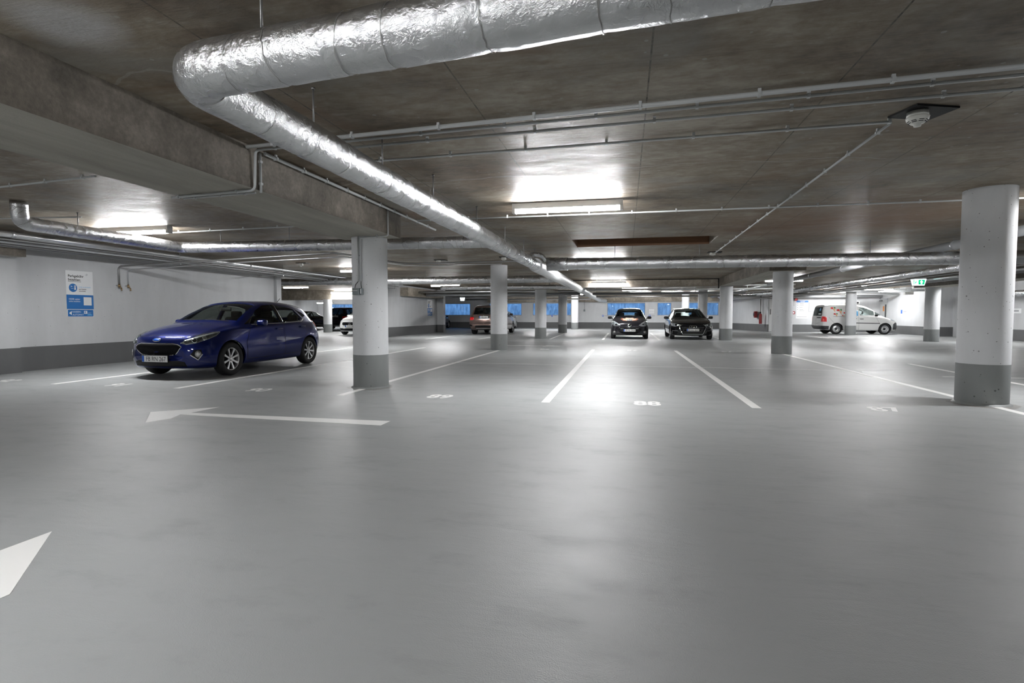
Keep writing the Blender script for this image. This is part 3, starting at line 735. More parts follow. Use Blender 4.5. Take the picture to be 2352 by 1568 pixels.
# smoke detectors
def detector(x, y, lab, plate=True, s=1.0, rot=0.0):
    t = empty('smoke_detector', (x, y, CZ), lab, 'smoke detector', 'smoke detectors')
    if plate:
        m = MB(); c, sn = math.cos(rot), math.sin(rot); m.obox((x + .04 * s, y + .03 * s, CZ - .008), ((c, sn, 0), (-sn, c, 0), (0, 0, 1)), (.135 * s, .10 * s, .007)); m.build('mounting_plate', M['black'], t)
    m = MB(); m.lathe([(0.001, -.016), (.052 * s, -.016), (.054 * s, -.035 * s), (.05 * s, -.04 * s)], (x, y, CZ), 'z', 32); m.build('base', M['offwhite'], t, False)
    m = MB(); m.lathe([(.05 * s, -.038 * s), (.058 * s, -.044 * s), (.053 * s, -.062 * s), (.034 * s, -.078 * s), (.02 * s, -.082 * s), (.018 * s, -.094 * s), (.001, -.096 * s)], (x, y, CZ), 'z', 32); m.build('dome', M['offwhite'], t, False)
    m = MB()
    for k in range(8):
        a = k * PI / 4
        for rr, zz in ((.0475, -.0665), (.0405, -.0735)): m.obox((x + math.cos(a) * rr * s, y + math.sin(a) * rr * s, CZ + zz * s), ((-math.sin(a), math.cos(a), 0), (math.cos(a), math.sin(a), 0), (0, 0, 1)), (.012 * s, .002, .002))
    m.build('vent_slot', M['black'], t)
detector(2.11, 4.63, 'white smoke detector on a black square plate, nearest on the ceiling', rot=.35, s=1.3)
detector(-2.75, 4.75, 'smoke detector peeping out below the foil duct, beside the long raw beam')
detector(-5.12, 14.4, 'small smoke detector on the ceiling before the column that hides the suv', s=1.2)
detector(-9.4, 14.4, 'small smoke detector above the rear of the blue hatchback', s=1.2)
detector(2.05, 13.95, 'smoke detector at the far end of the long diagonal conduit', s=1.2)
detector(-3.17, 14.0, 'smoke detector half hidden by the main duct near its junction', s=1.2)
# pipes under the ceiling along the left wall
Gl = 'pipes along the wall with the payment sign'
pipe('steel_pipe', [(-10.35, 1, 2.47), (-10.35, 24, 2.47)], .05, 'steel', 'shiny steel pipe, thickest of the bundle over the payment sign', 'pipe', Gl, n=16, coll=30)
for k, (x, z, r, mt, lab) in enumerate([(-10.55, 2.41, .022, 'darksteel', 'dull thin pipe directly under the shiny one'), (-10.62, 2.36, .022, 'greypipe', 'grey pipe in the middle of the wall bundle'), (-10.72, 2.335, .018, 'darksteel', 'dull pipe second from the bottom of the wall bundle'), (-10.85, 2.325, .022, 'greypipe', 'lowest grey pipe of the wall bundle'), (-10.95, 2.39, .03, 'conduit', 'pale pipe of the wall bundle, nearest to the wall')]):
    pipe('steel_pipe', [(x, 1, z), (x, 24, z)], r, mt, lab, 'pipe', Gl)
m = MB()
for y in (6.9, 10.9, 14.8, 19, 23):
    t = empty('pipe_bracket', (-10.65, y, 2.2), 'steel trapeze bracket under the wall pipes, %s' % {6.9: 'before the pilaster', 10.9: 'above the taps', 14.8: 'at the end of the wall', 19: 'over the side bay opening', 23: 'farthest along the wall'}[y], 'bracket', 'trapeze brackets of the wall pipes')
    m = MB(); m.cbox((-10.66, y, 2.285), (.8, .035, .018)); m.build('rail', M['steel'], t)
    m = MB(); m.cyl((-10.28, y, 2.28), (-10.28, y, CZ), .006, 8); m.build('rod', M['rod'], t); m = MB(); m.cyl((-11.02, y, 2.28), (-11.02, y, CZ), .006, 8); m.build('rod', M['rod'], t)
# the two water pipes with taps
pipe('water_pipe', [(-11.3, 10.24, 1.78), (-11.3, 10.24, 2.19), (-5.95, 10.3, 2.38), (-5.6, 12.95, 2.4), (-5.2, 13.1, 2.4), (-3.0, 13.2, 2.42), (2.6, 13.3, 2.42)], .021, 'darksteel', 'steel water pipe that rises from the first tap and crosses under the ceiling', 'pipe', 'water pipes', bend=.09, n=12)
pipe('water_pipe', [(-11.3, 10.47, 1.78), (-11.3, 10.47, 2.13), (-8.3, 10.42, 2.24), (-5.8, 10.45, 2.31), (-5.45, 12.75, 2.33), (-5.1, 12.95, 2.33), (-3.0, 13.05, 2.35)], .014, 'steel', 'thinner steel water pipe that rises from the second tap', 'pipe', 'water pipes', bend=.07, n=10)
for y, lab in ((10.24, 'brass tap at the end of the thicker water pipe'), (10.47, 'brass tap at the end of the thinner water pipe')):
    t = empty('water_tap', (-11.3, y, 1.78), lab, 'tap', 'brass taps on the wall')
    m = MB(); m.cyl((-11.3, y, 1.79), (-11.3, y, 1.72), .022, 12); m.cyl((-11.3, y, 1.74), (-11.24, y, 1.70), .014, 10); m.cyl((-11.24, y, 1.70), (-11.235, y, 1.645), .013, 10, .017); m.build('valve_body', M['brass'], t)
    m = MB(); m.cyl((-11.3, y, 1.72), (-11.27, y - .03, 1.75), .006, 8); m.obox((-11.26, y - .03, 1.75), ((0, 1, 0), (1, 0, 0), (0, 0, 1)), (.035, .008, .007)); m.build('handle', M['brass'], t)
    m = MB(); m.cyl((XL, y, 1.76), (-11.3, y, 1.76), .012, 8); m.build('wall_bracket', M['steel'], t)
# pipes across the back of the hall
Gb = 'pipes crossing the back of the hall'
for (x0, x1, y, z, r, mt, lab) in [(-1.85, 7.4, 26.3, 2.44, .035, 'whitepipe', 'upper of the two brightly lit pipes behind the strip light'),
  (-1.85, 7.4, 26.3, 2.27, .035, 'whitepipe', 'lower of the two brightly lit pipes behind the strip light'),
  (-1.8, 6.1, 30.2, 2.24, .07, 'greypipe', 'thick grey pipe crossing above the charcoal car'),
  (-1.8, 7.5, 34.0, 2.20, .05, 'darksteel', 'dull pipe across the hall before the blue windows'),
  (-10.9, -2.3, 27.5, 2.30, .05, 'steel', 'bright steel pipe crossing above the brown suv'),
  (-10.9, -2.35, 28.6, 2.20, .09, 'greypipe', 'thick grey pipe above the brown suv'),
  (-11.0, -2.3, 33.5, 2.22, .035, 'steel', 'thin bright pipe farther back above the brown suv'),
  (-11.0, -2.3, 36.5, 2.14, .05, 'steel', 'bright pipe just above the blue windows'),
  (9.0, 15.1, 31.5, 2.33, .05, 'steel', 'bright pipe above the white van'),
  (9.0, 15.1, 34.5, 2.26, .05, 'steel', 'second bright pipe above the white van'),
  (8.9, 15.1, 36.5, 2.20, .07, 'greypipe', 'thick pipe along the top of the wall with the notice board'),
  (-27, -12, 34.0, 2.28, .05, 'steel', 'pipe crossing the side bay')]:
    pipe('steel_pipe', [(x0, y, z), (x1, y, z)], r, mt, lab, 'pipe', Gb)
for x in (-1.45, .1, 1.6, 3.15, 5.4):
    t = empty('pipe_hanger', (x, 26.3, 2.2), 'upright hanger holding the pair of lit pipes, %s' % {-1.45: 'beside the main duct', .1: 'over the charcoal car', 1.6: 'between the two dark cars', 3.15: 'over the black estate car', 5.4: 'beyond the black estate car'}[x], 'hanger', 'hangers of the lit pipes')
    m = MB(); m.cyl((x, 26.34, 2.15), (x, 26.34, CZ), .014, 8); m.build('rod', M['conduit'], t)
    m = MB(); m.cbox((x, 26.34, 2.44), (.03, .12, .09)); m.build('clamp', M['conduit'], t); m = MB(); m.cbox((x, 26.34, 2.27), (.03, .12, .09)); m.build('clamp', M['conduit'], t)
Gr = 'pipes running away beyond the thick column'
pipe('grey_pipe', [(6.3, 9.0, 2.46), (6.3, 43, 2.44)], .085, 'greypipe', 'fat grey plastic pipe running away past the beam', 'pipe', Gr, n=20, coll=14)
pipe('grey_pipe', [(10.72, 12.9, 2.36), (10.72, 36.6, 2.36)], .05, 'steel', 'silver pipe receding directly behind the exit sign', 'pipe', Gr, n=16, coll=12)
pipe('grey_pipe', [(9.6, 12.9, 2.33), (9.6, 36.6, 2.33)], .03, 'darksteel', 'thin dull pipe beside the silver pipe of the exit sign', 'pipe', Gr, n=12)
pipe('grey_pipe', [(11.25, 12.9, 2.38), (11.2, 36.6, 2.36)], .08, 'greypipe', 'grey pipe along the brown beam', 'pipe', Gr, n=16, coll=15)
pipe('grey_pipe', [(-2.0, 13.7, 2.40), (11.6, 13.85, 2.36)], .03, 'darksteel', 'dark pipe just below and behind the cross duct', 'pipe', Gr, n=12)
pipe('grey_pipe', [(2.0, 14.05, 2.36), (11.6, 14.12, 2.33)], .035, 'darksteel', 'second dark pipe behind the cross duct', 'pipe', Gr, n=12)
pipe('grey_pipe', [(7.0, 41.6, 2.1), (8.2, 39.0, 2.12), (9.0, 30, 2.2)], .04, 'darksteel', 'dark pipe meeting the short bent duct', 'pipe', Gr, n=12)
pipe('grey_pipe', [(8.55, 37.6, 2.3), (8.52, 37.6, .62)], .03, 'darksteel', 'upright dark pipe beside the fire hose on the oblique wall', 'pipe', Gr, n=12)
# cluttered cable brackets near the exit sign
for k, (x, y, z) in enumerate([(13.4, 30.5, 2.28), (12.9, 29.9, 2.2), (14.1, 31.0, 2.34)]):
    t = empty('cable_tray', (x, y, z), ['white cable tray end above the front of the van', 'lower white cable tray bracket above the van', 'short cable tray against the white wall'][k], 'cable tray', 'cable trays by the white wall')
    m = MB(); m.cbox((x, y, z), (1.3, .30, .012)); m.cbox((x, y - .15, z + .03), (1.3, .012, .06)); m.cbox((x, y + .15, z + .03), (1.3, .012, .06)); m.build('tray', M['conduit'], t)
    for q in range(4):
        m = MB(); m.tube([(x - .65, y - .09 + .055 * q, z + .03), (x + .1, y - .09 + .06 * q, z + .035), (x + .65, y - .1 + .05 * q, z + .03)], .014, 8); m.build('cable', M['offwhite'], t)
    m = MB(); m.cyl((x - .5, y, z), (x - .5, y, CZ), .006, 6); m.build('rod', M['rod'], t); m = MB(); m.cyl((x + .5, y, z), (x + .5, y, CZ), .006, 6); m.build('rod', M['rod'], t)
m = MB(); m.rbox((13.7, 30.3, 2.16), (.35, .2, .16), .01); tag(m.build('cable_box', M['offwhite'], None, origin=(13.7, 30.3, 2.16)), 'beige cable box hanging under the cable trays', 'box')
# ------------------------------------------------------------------ signs and wall things
def letters(parent, items, mat, o, xd, yd, name='lettering'):
    """items: (text, x, y, size, bold, align)"""
    m = MB()
    for (s, x, y, size, bold, al) in items:
        p = Vector(o) + Vector(xd) * x + Vector(yd) * y
        vs, fs = text_mesh(s, size, p, xd, yd, 0.0, al, bold)
        m.add(vs, fs)
    return m.build(name, M[mat], parent, False)
def panel(parent, name, mat, o, xd, yd, x0, y0, x1, y1, th, rad=0.0):
    n = Vector(xd).cross(Vector(yd))
    if rad:
        poly = []
        for cx, cy, a0 in ((x1 - rad, y0 + rad, -PI / 2), (x1 - rad, y1 - rad, 0), (x0 + rad, y1 - rad, PI / 2), (x0 + rad, y0 + rad, PI)):
            poly += [(cx + rad * math.cos(a0 + k * PI / 8), cy + rad * math.sin(a0 + k * PI / 8)) for k in range(5)]
    else: poly = [(x0, y0), (x1, y0), (x1, y1), (x0, y1)]
    m = MB(); m.prism(poly, o, xd, yd, n, th); return m.build(name, M[mat], parent)
def pay_sign(y0, zb, w, h, lab):
    o0 = (XL + .001, y0, zb); t = empty('payment_sign', o0, lab, 'sign', 'blue and white payment signs')
    xd, yd = (0, 1, 0), (0, 0, 1); e = lambda k: (XL + .001 + k, y0, zb)
    sx, sy = w / .58, h / .97
    panel(t, 'white_panel', 'signwhite', e(0), xd, yd, 0, .165 * sy, w, h, .004)
    panel(t, 'blue_panel', 'blue', e(.004), xd, yd, 0, .165 * sy, w, .465 * sy, .002)
    panel(t, 'arrow_panel_edge', 'signwhite', e(0), xd, yd, 0.01 * sx, 0, w - .004, .158 * sy, .0035, .02)
    panel(t, 'arrow_panel', 'blue', e(.0036), xd, yd, .018 * sx, .007, w - .012, .151 * sy, .0015, .016)
    panel(t, 'white_square', 'signwhite', e(.006), xd, yd, .36 * sx, .245 * sy, .535 * sx, .42 * sy, .0012)
    S = sx
    letters(t, [('Parkgebühr', .045 * S, .835 * sy, .072 * S, .022, 'LEFT'), ('bezahlen:', .045 * S, .76 * sy, .072 * S, .022, 'LEFT'),
                ('am Kassen-', .27 * S, .575 * sy, .036 * S, .02, 'LEFT'), ('automaten', .27 * S, .537 * sy, .034 * S, .02, 'LEFT')], 'signblack', e(.0048), xd, yd)
    panel(t, 'underline', 'signblack', e(.0042), xd, yd, .045 * S, .738 * sy, .32 * S, .745 * sy, .0008)
    letters(t, [('P', .43 * S, .87 * sy, .075 * S, -.012, 'LEFT')], 'signgrey', e(.0048), xd, yd, 'logo')
    panel(t, 'logo_bar', 'signgrey', e(.0042), xd, yd, .405 * S, .891 * sy, .47 * S, .894 * sy, .0008)
    letters(t, [('VOR AUSFAHRT', .27 * S, .617 * sy, .036 * S, 0, 'LEFT')], 'lightblue', e(.0048), xd, yd)
    letters(t, [('ODER später', .045 * S, .36 * sy, .044 * S, .01, 'LEFT'), ('online bezahlen:', .045 * S, .315 * sy, .038 * S, .01, 'LEFT')], 'signwhite', e(.0068), xd, yd)
    letters(t, [('KASSEN-', .11 * S, .09 * sy, .050 * S, .004, 'LEFT'), ('AUTOMAT', .11 * S, .028 * sy, .050 * S, .004, 'LEFT')], 'signwhite', e(.0058), xd, yd)
    m = MB(); c = Vector(e(.0042)); m.prism([(.145 * S + .088 * S * math.cos(a * PI / 20), .61 * sy + .088 * S * math.sin(a * PI / 20)) for a in range(40)], c, xd, yd, (1, 0, 0), .001); m.build('round_symbol', M['blue'], t)
    m = MB(); c = Vector(e(.0054))
    m.prism([(.08 * S, .62 * sy), (.14 * S, .637 * sy), (.09 * S, .655 * sy), (.112 * S, .637 * sy)], c, xd, yd, (1, 0, 0), .0006)
    for (a, b) in ((.57, .615), (.622, .64), (.647, .662)): m.prism([(.17 * S, a * sy), (.205 * S, a * sy), (.205 * S, b * sy), (.17 * S, b * sy)], c, xd, yd, (1, 0, 0), .0006)
    m.prism([(.10 * S, .592 * sy), (.152 * S, .592 * sy), (.152 * S, .597 * sy), (.10 * S, .597 * sy)], c, xd, yd, (1, 0, 0), .0006)
    m.build('card_machine_symbol', M['signwhite'], t)
    m = MB(); c = Vector(e(.0053))
    m.prism([(.04 * S, .078 * sy), (.095 * S, .038 * sy), (.095 * S, .122 * sy)], c, xd, yd, (1, 0, 0), .0006)
    m.prism([(.36 * S, .065 * sy), (.43 * S, .065 * sy), (.43 * S, .128 * sy), (.36 * S, .128 * sy)], c, xd, yd, (1, 0, 0), .0006)
    m.prism([(.43 * S, .075 * sy), (.52 * S, .082 * sy), (.52 * S, .086 * sy), (.43 * S, .08 * sy)], c, xd, yd, (1, 0, 0), .0006)
    m.build('arrow_symbol', M['signwhite'], t)
    letters(t, [('P', .372 * S, .073 * sy, .062 * S, .02, 'LEFT')], 'blue', e(.0068), xd, yd, 'parking_symbol')
    m = MB(); m.prism([(.43 * S, .045 * sy), (.45 * S, .06 * sy), (.50 * S, .062 * sy), (.535 * S, .045 * sy), (.535 * S, .03 * sy), (.43 * S, .03 * sy)], c, xd, yd, (1, 0, 0), .0006); m.build('car_symbol', M['lightblue'], t)
pay_sign(9.10, 1.05, .58, .97, 'payment sign on the near white wall, headed Parkgebühr bezahlen')
pay_sign(30.0, 1.02, .80, .95, 'distant payment sign on the pale wall under the box beam')
# back wall parking plates, facing the camera (-Y)
BX, BU = (1, 0, 0), (0, 0, 1)
for x, lab in ((-5.98, 'small parking plate under the blue window behind two columns'), (-1.87, 'small parking plate left bare between the main duct and the charcoal car'), (1.78, 'small parking plate beside the mirror of the charcoal car')):
    t = empty('parking_plate', (x, YB - .002, .93), lab, 'sign', 'small parking plates on the back wall')
    panel(t, 'blue_square', 'euroblue', (x, YB, .93), BX, BU, 0, 0, .14, .14, .002)
    letters(t, [('P', .03, .02, .14, .02, 'LEFT')], 'signwhite', (x, YB - .003, .93), BX, BU)
    panel(t, 'text_line', 'signgrey', (x, YB, .93), BX, BU, .2, .05, .45, .085, .002)
t = empty('wall_notice', (1.98, YB - .002, 1.2), 'white notice above a parking plate, between two blue windows', 'sign')
panel(t, 'board', 'signwhite', (1.8, YB, 1.2), BX, BU, 0, 0, .38, .31, .006)
m = MB()
for q in (.21, .13, .07): m.prism([(.02, q), (.36, q), (.36, q + .02), (.02, q + .02)], (1.8, YB - .006, 1.2), BX, BU, (0, -1, 0), .001)
m.build('text_line', M['signgrey'], t)
t = empty('hanging_switch', (-3.28, YB - .05, 1.45), 'small grey switch on a thin rod before the back wall', 'switch')
m = MB(); m.cyl((-3.28, YB - .08, 1.5), (-3.28, YB - .08, 2.1), .015, 8); m.build('rod', M['signgrey'], t)
m = MB(); m.rbox((-3.28, YB - .08, 1.43), (.14, .1, .16), .02); m.build('switch_box', M['boxgrey'], t)
# notice board on the plant room wall
t = empty('notice_board', (10.83, YW - .002, .85), 'tall white tariff board with a blue header on the far wall', 'notice board')
panel(t, 'board', 'signwhite', (10.49, YW, .85), BX, BU, 0, 0, .70, 1.13, .008)
panel(t, 'header', 'blue', (10.49, YW - .008, .85), BX, BU, 0.005, 1.01, .695, 1.125, .002)
m = MB()
for (x0, x1, q) in ((.05, .12, .93), (.2, .44, .93), (.05, .12, .82), (.2, .44, .82), (.05, .11, .68), (.2, .36, .68), (.05, .11, .56), (.2, .42, .56), (.2, .46, .48), (.04, .62, .09)):
    m.prism([(x0, q), (x1, q), (x1, q + .024), (x0, q + .024)], (10.49, YW - .008, .85), BX, BU, (0, -1, 0), .001)
m.build('text_line', M['signgrey'], t)
m = MB()
for (x0, x1, q) in ((.2, .52, 1.075), (.24, .48, 1.035)): m.prism([(x0, q), (x1, q), (x1, q + .02), (x0, q + .02)], (10.49, YW - .010, .85), BX, BU, (0, -1, 0), .001)
m.build('header_text', M['signwhite'], t)
t = empty('floor_plan', (11.45, YW - .002, 1.3), 'square framed escape plan beside the tariff board', 'plan')
panel(t, 'frame', 'signgrey', (11.22, YW, 1.28), BX, BU, 0, 0, .45, .58, .008)
panel(t, 'sheet', 'signwhite', (11.22, YW - .008, 1.28), BX, BU, .02, .02, .43, .56, .001)
m = MB()
for a, b in (((.08, .5), (.08, .32)), ((.08, .32), (.2, .16)), ((.2, .16), (.27, .2)), ((.27, .2), (.37, .48)), ((.1, .1), (.16, .1)), ((.08, .5), (.16, .5))):
    a, b = Vector((*a, 0)), Vector((*b, 0)); dd = (b - a); nn = Vector((-dd.y, dd.x, 0)).normalized() * .006
    m.prism([((a - nn).x, (a - nn).y), ((b - nn).x, (b - nn).y), ((b + nn).x, (b + nn).y), ((a + nn).x, (a + nn).y)], (11.22, YW - .009, 1.28), BX, BU, (0, -1, 0), .001)
m.build('plan_lines', M['signgrey'], t)
t = empty('alarm_bell', (10.46, YW, 2.05), 'round red alarm above the tariff board', 'alarm')
m = MB(); m.cyl((10.46, YW, 2.05), (10.46, YW - .07, 2.05), .10, 24); m.build('housing', M['red'], t)
m = MB(); m.cyl((10.46, YW - .07, 2.05), (10.46, YW - .085, 2.05), .06, 20); m.build('lens', M['redlens'], t)
t = empty('fire_plate', (10.35, YW, 1.2), 'small red fire plate below the tariff board header, by the column', 'sign')
panel(t, 'plate', 'red', (10.26, YW, 1.12), BX, BU, 0, 0, .18, .18, .006); panel(t, 'symbol', 'signwhite', (10.26, YW - .006, 1.12), BX, BU, .05, .05, .13, .13, .001)
t = empty('wall_box', (10.33, YW, 1.75), 'grey box on the wall between the column and the tariff board', 'box')
m = MB(); m.rbox((10.32, YW - .05, 1.78), (.16, .1, .26), .02); m.build('box_body', M['doorgrey'], t)
# steel door and handle in the plant room wall, half hidden by the column
t = empty('door_1', (9.35, YW, 0), 'pale plant room door half hidden by the beam column', 'door', kind='structure')
panel(t, 'leaf', 'doorgrey', (8.9, YW - .006, 0.02), BX, BU, 0, 0, .95, 2.06, .02)
panel(t, 'handle', 'darkgrey', (8.95, YW - .026, 1.1), BX, BU, 0.02, 0, .06, .34, .02)
m = MB(); m.cyl((9.45, YW - .026, 1.45), (9.45, YW - .03, 1.45), .09, 20); m.build('round_plate', M['signgrey'], t)
# door in the right wall (faces -X)
RX, RU = (0, -1, 0), (0, 0, 1)
t = empty('door_2', (15.2, 36.6, 0), 'grey steel door behind the front of the white van', 'door', kind='structure')
panel(t, 'leaf', 'doorgrey', (15.199, 36.98, .01), RX, RU, 0, 0, .98, 2.0, .02)
panel(t, 'frame', 'signgrey', (15.199, 37.0, 0.0), RX, RU, 0, 2.01, 1.04, 2.06, .03)
panel(t, 'notice', 'orange', (15.178, 36.55, 1.3), RX, RU, 0, 0, .2, .30, .002)
panel(t, 'push_bar', 'darkgrey', (15.178, 36.22, .75), RX, RU, 0, 0, .10, .95, .03)
m = MB(); m.cbox((15.14, 36.75, 1.93), (.06, .3, .06)); m.build('closer', M['darkgrey'], t)
t = empty('wall_plate', (15.199, 34.1, 1.15), 'small blue and white plate on the white wall beside the van', 'sign')
panel(t, 'plate', 'signwhite', (15.199, 34.45, 1.12), RX, RU, 0, 0, .75, .26, .004); panel(t, 'blue_square', 'euroblue', (15.195, 34.42, 1.14), RX, RU, 0.02, 0.01, .2, .22, .002); panel(t, 'text_line', 'signgrey', (15.195, 34.42, 1.14), RX, RU, .28, .1, .66, .14, .002)
t = empty('wall_plate', (15.998, 26.7, 1.25), 'white plate on the far wall just past the thick pitted column', 'sign')
panel(t, 'plate', 'signwhite', (15.999, 27.1, 1.15), RX, RU, 0, 0, .9, .2, .004); panel(t, 'text_line', 'signgrey', (15.995, 27.1, 1.15), RX, RU, .2, .07, .75, .13, .002)
# fire hose and extinguisher on the oblique wall
hx = lambda y: 8.8 - (y - 37) * (1.35 / 7)
t = empty('fire_extinguisher', (8.45, 37.35, .45), 'red fire extinguisher hanging beside the plant room door', 'extinguisher')
m = MB(); m.lathe([(.001, 0), (.09, .0), (.095, .03), (.095, .55), (.07, .64), (.03, .67), (.001, .67)], (8.48, 37.3, .5), 'z', 20); m.build('cylinder', M['red'], t, False)
m = MB(); m.cyl((8.48, 37.3, 1.17), (8.48, 37.3, 1.25), .03, 10); m.cbox((8.44, 37.3, 1.26), (.14, .03, .03)); m.build('valve', M['black'], t)
m = MB(); m.tube([(8.44, 37.3, 1.22), (8.34, 37.28, 1.1), (8.33, 37.28, .8)], .018, 8); m.build('hose', M['black'], t)
t = empty('hose_cabinet', (8.3, 38.2, 1.05), 'red fire hose box on the oblique white wall', 'fire hose')
m = MB(); m.rbox((hx(38.3) - .16, 38.3, 1.1), (.18, .34, .42), .03); m.build('cabinet', M['red'], t)
m = MB(); m.cyl((hx(38.3) - .25, 38.3, 1.1), (hx(38.3) - .27, 38.3, 1.1), .13, 24); m.build('reel', M['black'], t)
# exit signs
t = empty('exit_sign', (10.26, 22.0, 2.13), 'lit green exit sign with a running figure, hanging from the pipes', 'exit sign')
xd = Vector((1, -.0, 0)); o = Vector((10.04, 22.0, 2.14))
m = MB(); m.prism([(-.03, .23), (.03, 0), (.40, 0), (.46, .23)], o, xd, (0, 0, 1), (0, 1, 0), .05); m.build('light_panel', M['exitwhite'], t)
m = MB(); m.prism([(.205, .03), (.39, .03), (.415, .2), (.205, .2)], o + Vector((0, -.003, 0)), xd, (0, 0, 1), (0, 1, 0), .002)
m.prism([(.055, .03), (.075, .03), (.075, .2), (.05, .2)], o + Vector((0, -.003, 0)), xd, (0, 0, 1), (0, 1, 0), .002)
for poly in ([(.12, .17), (.135, .185), (.15, .17), (.135, .155)], [(.10, .11), (.125, .15), (.15, .14), (.135, .10), (.16, .07), (.15, .06), (.12, .09), (.095, .045), (.08, .05)], [(.15, .14), (.175, .12), (.17, .11), (.145, .125)]):
    m.prism(poly, o + Vector((0, -.003, 0)), xd, (0, 0, 1), (0, 1, 0), .002)
m.build('green_symbol', M['exitgreen'], t)
m = MB(); m.prism([(.30, .18), (.245, .115), (.28, .115), (.28, .05), (.325, .05), (.325, .115), (.36, .115)], o + Vector((0, -.006, 0)), xd, (0, 0, 1), (0, 1, 0), .003); m.build('arrow_symbol', M['exitwhite'], t)
m = MB(); m.cbox((10.255, 22.03, 2.385), (.46, .06, .035)); m.build('housing', M['white'], t)
m = MB(); m.cyl((10.1, 22.03, 2.39), (10.1, 22.03, CZ), .006, 8); m.build('rod', M['rod'], t); m = MB(); m.cyl((10.4, 22.03, 2.39), (10.4, 22.03, CZ), .006, 8); m.build('rod', M['rod'], t)
t = empty('exit_sign', (-10.8, 35, 2.0), 'glowing exit sign seen edge-on above the blue car', 'exit sign')
m = MB(); m.prism([(-.16, .22), (-.11, 0), (.11, 0), (.16, .22)], (-10.8, 35, 2.02), (1, 0, 0), (0, 0, 1), (0, 1, 0), .12); m.build('light_panel', M['exitwhite'], t)
m = MB(); m.cbox((-10.8, 35.06, 2.3), (.3, .14, .08)); m.cyl((-10.8, 35.06, 2.3), (-10.8, 35.06, CZ), .03, 8); m.build('housing', M['white'], t)
# ------------------------------------------------------------------ daylight in the light well, camera, world
w = bpy.data.worlds.new('world'); SC.world = w; w.use_nodes = True
bg = w.node_tree.nodes['Background']; bg.inputs[0].default_value = (0.35, 0.55, 1.0, 1); bg.inputs[1].default_value = 0.6
la = bpy.data.lights.new('daylight', 'AREA'); la.shape = 'RECTANGLE'; la.size = 35.0; la.size_y = 1.1; la.energy = 1750; la.color = (0.30, 0.58, 1.0)
lo = bpy.data.objects.new('lightwell_daylight', la); COL.objects.link(lo); lo.location = (-9.8, YB + .86, 5.0)
cd = bpy.data.cameras.new('camera'); cam = bpy.data.objects.new('camera', cd); COL.objects.link(cam); SC.camera = cam
cd.sensor_width = 36.0; cd.lens = 36.0 * 1240.0 / 2352.0; cd.clip_start = 0.05; cd.clip_end = 300
yaw = math.atan(261 / 1240.0); pit = math.atan(62 / 1240.0)
cam.location = (0, 0, 1.1); cam.rotation_euler = (PI / 2 - pit, 0, yaw)
SC.view_settings.view_transform = 'Standard'; SC.view_settings.look = 'None'; SC.view_settings.gamma = 1.0
SC.view_settings.use_curve_mapping = False; SC.view_settings.exposure = 0.40
SC.cycles.max_bounces = 8; SC.cycles.diffuse_bounces = 5; SC.cycles.glossy_bounces = 4; SC.cycles.transparent_max_bounces = 12
SC.cycles.sample_clamp_indirect = 6.0; SC.cycles.caustics_reflective = False; SC.cycles.caustics_refractive = False
# ------------------------------------------------------------------ cars
# car frame: u runs from the front bumper (0) to the rear, local +x is the car's left side, z up. The car faces -Y when not turned.
def pchip(pts):
    X = np.array([p[0] for p in pts], float); Y = np.array([p[1] for p in pts], float)
    h = np.diff(X); d = np.diff(Y) / h; n = len(X); m = np.zeros(n)
    for i in range(1, n - 1):
        if d[i - 1] * d[i] > 0:
            w1 = 2 * h[i] + h[i - 1]; w2 = h[i] + 2 * h[i - 1]; m[i] = (w1 + w2) / (w1 / d[i - 1] + w2 / d[i])
    m[0], m[-1] = d[0], d[-1]
    def f(x):
        x = min(max(x, X[0]), X[-1]); i = min(int(np.searchsorted(X, x, 'right')) - 1, n - 2); i = max(i, 0)
        t = (x - X[i]) / h[i]
        return float((2*t**3-3*t*t+1)*Y[i] + (t**3-2*t*t+t)*h[i]*m[i] + (-2*t**3+3*t*t)*Y[i+1] + (t**3-t*t)*h[i]*m[i+1])
    return f
def chaikin(P, k=2):
    for _ in range(k):
        Q = [P[0]]
        for a, b in zip(P, P[1:]):
            Q += [(a[0] * .75 + b[0] * .25, a[1] * .75 + b[1] * .25), (a[0] * .25 + b[0] * .75, a[1] * .25 + b[1] * .75)]
        Q.append(P[-1]); P = Q
    return P
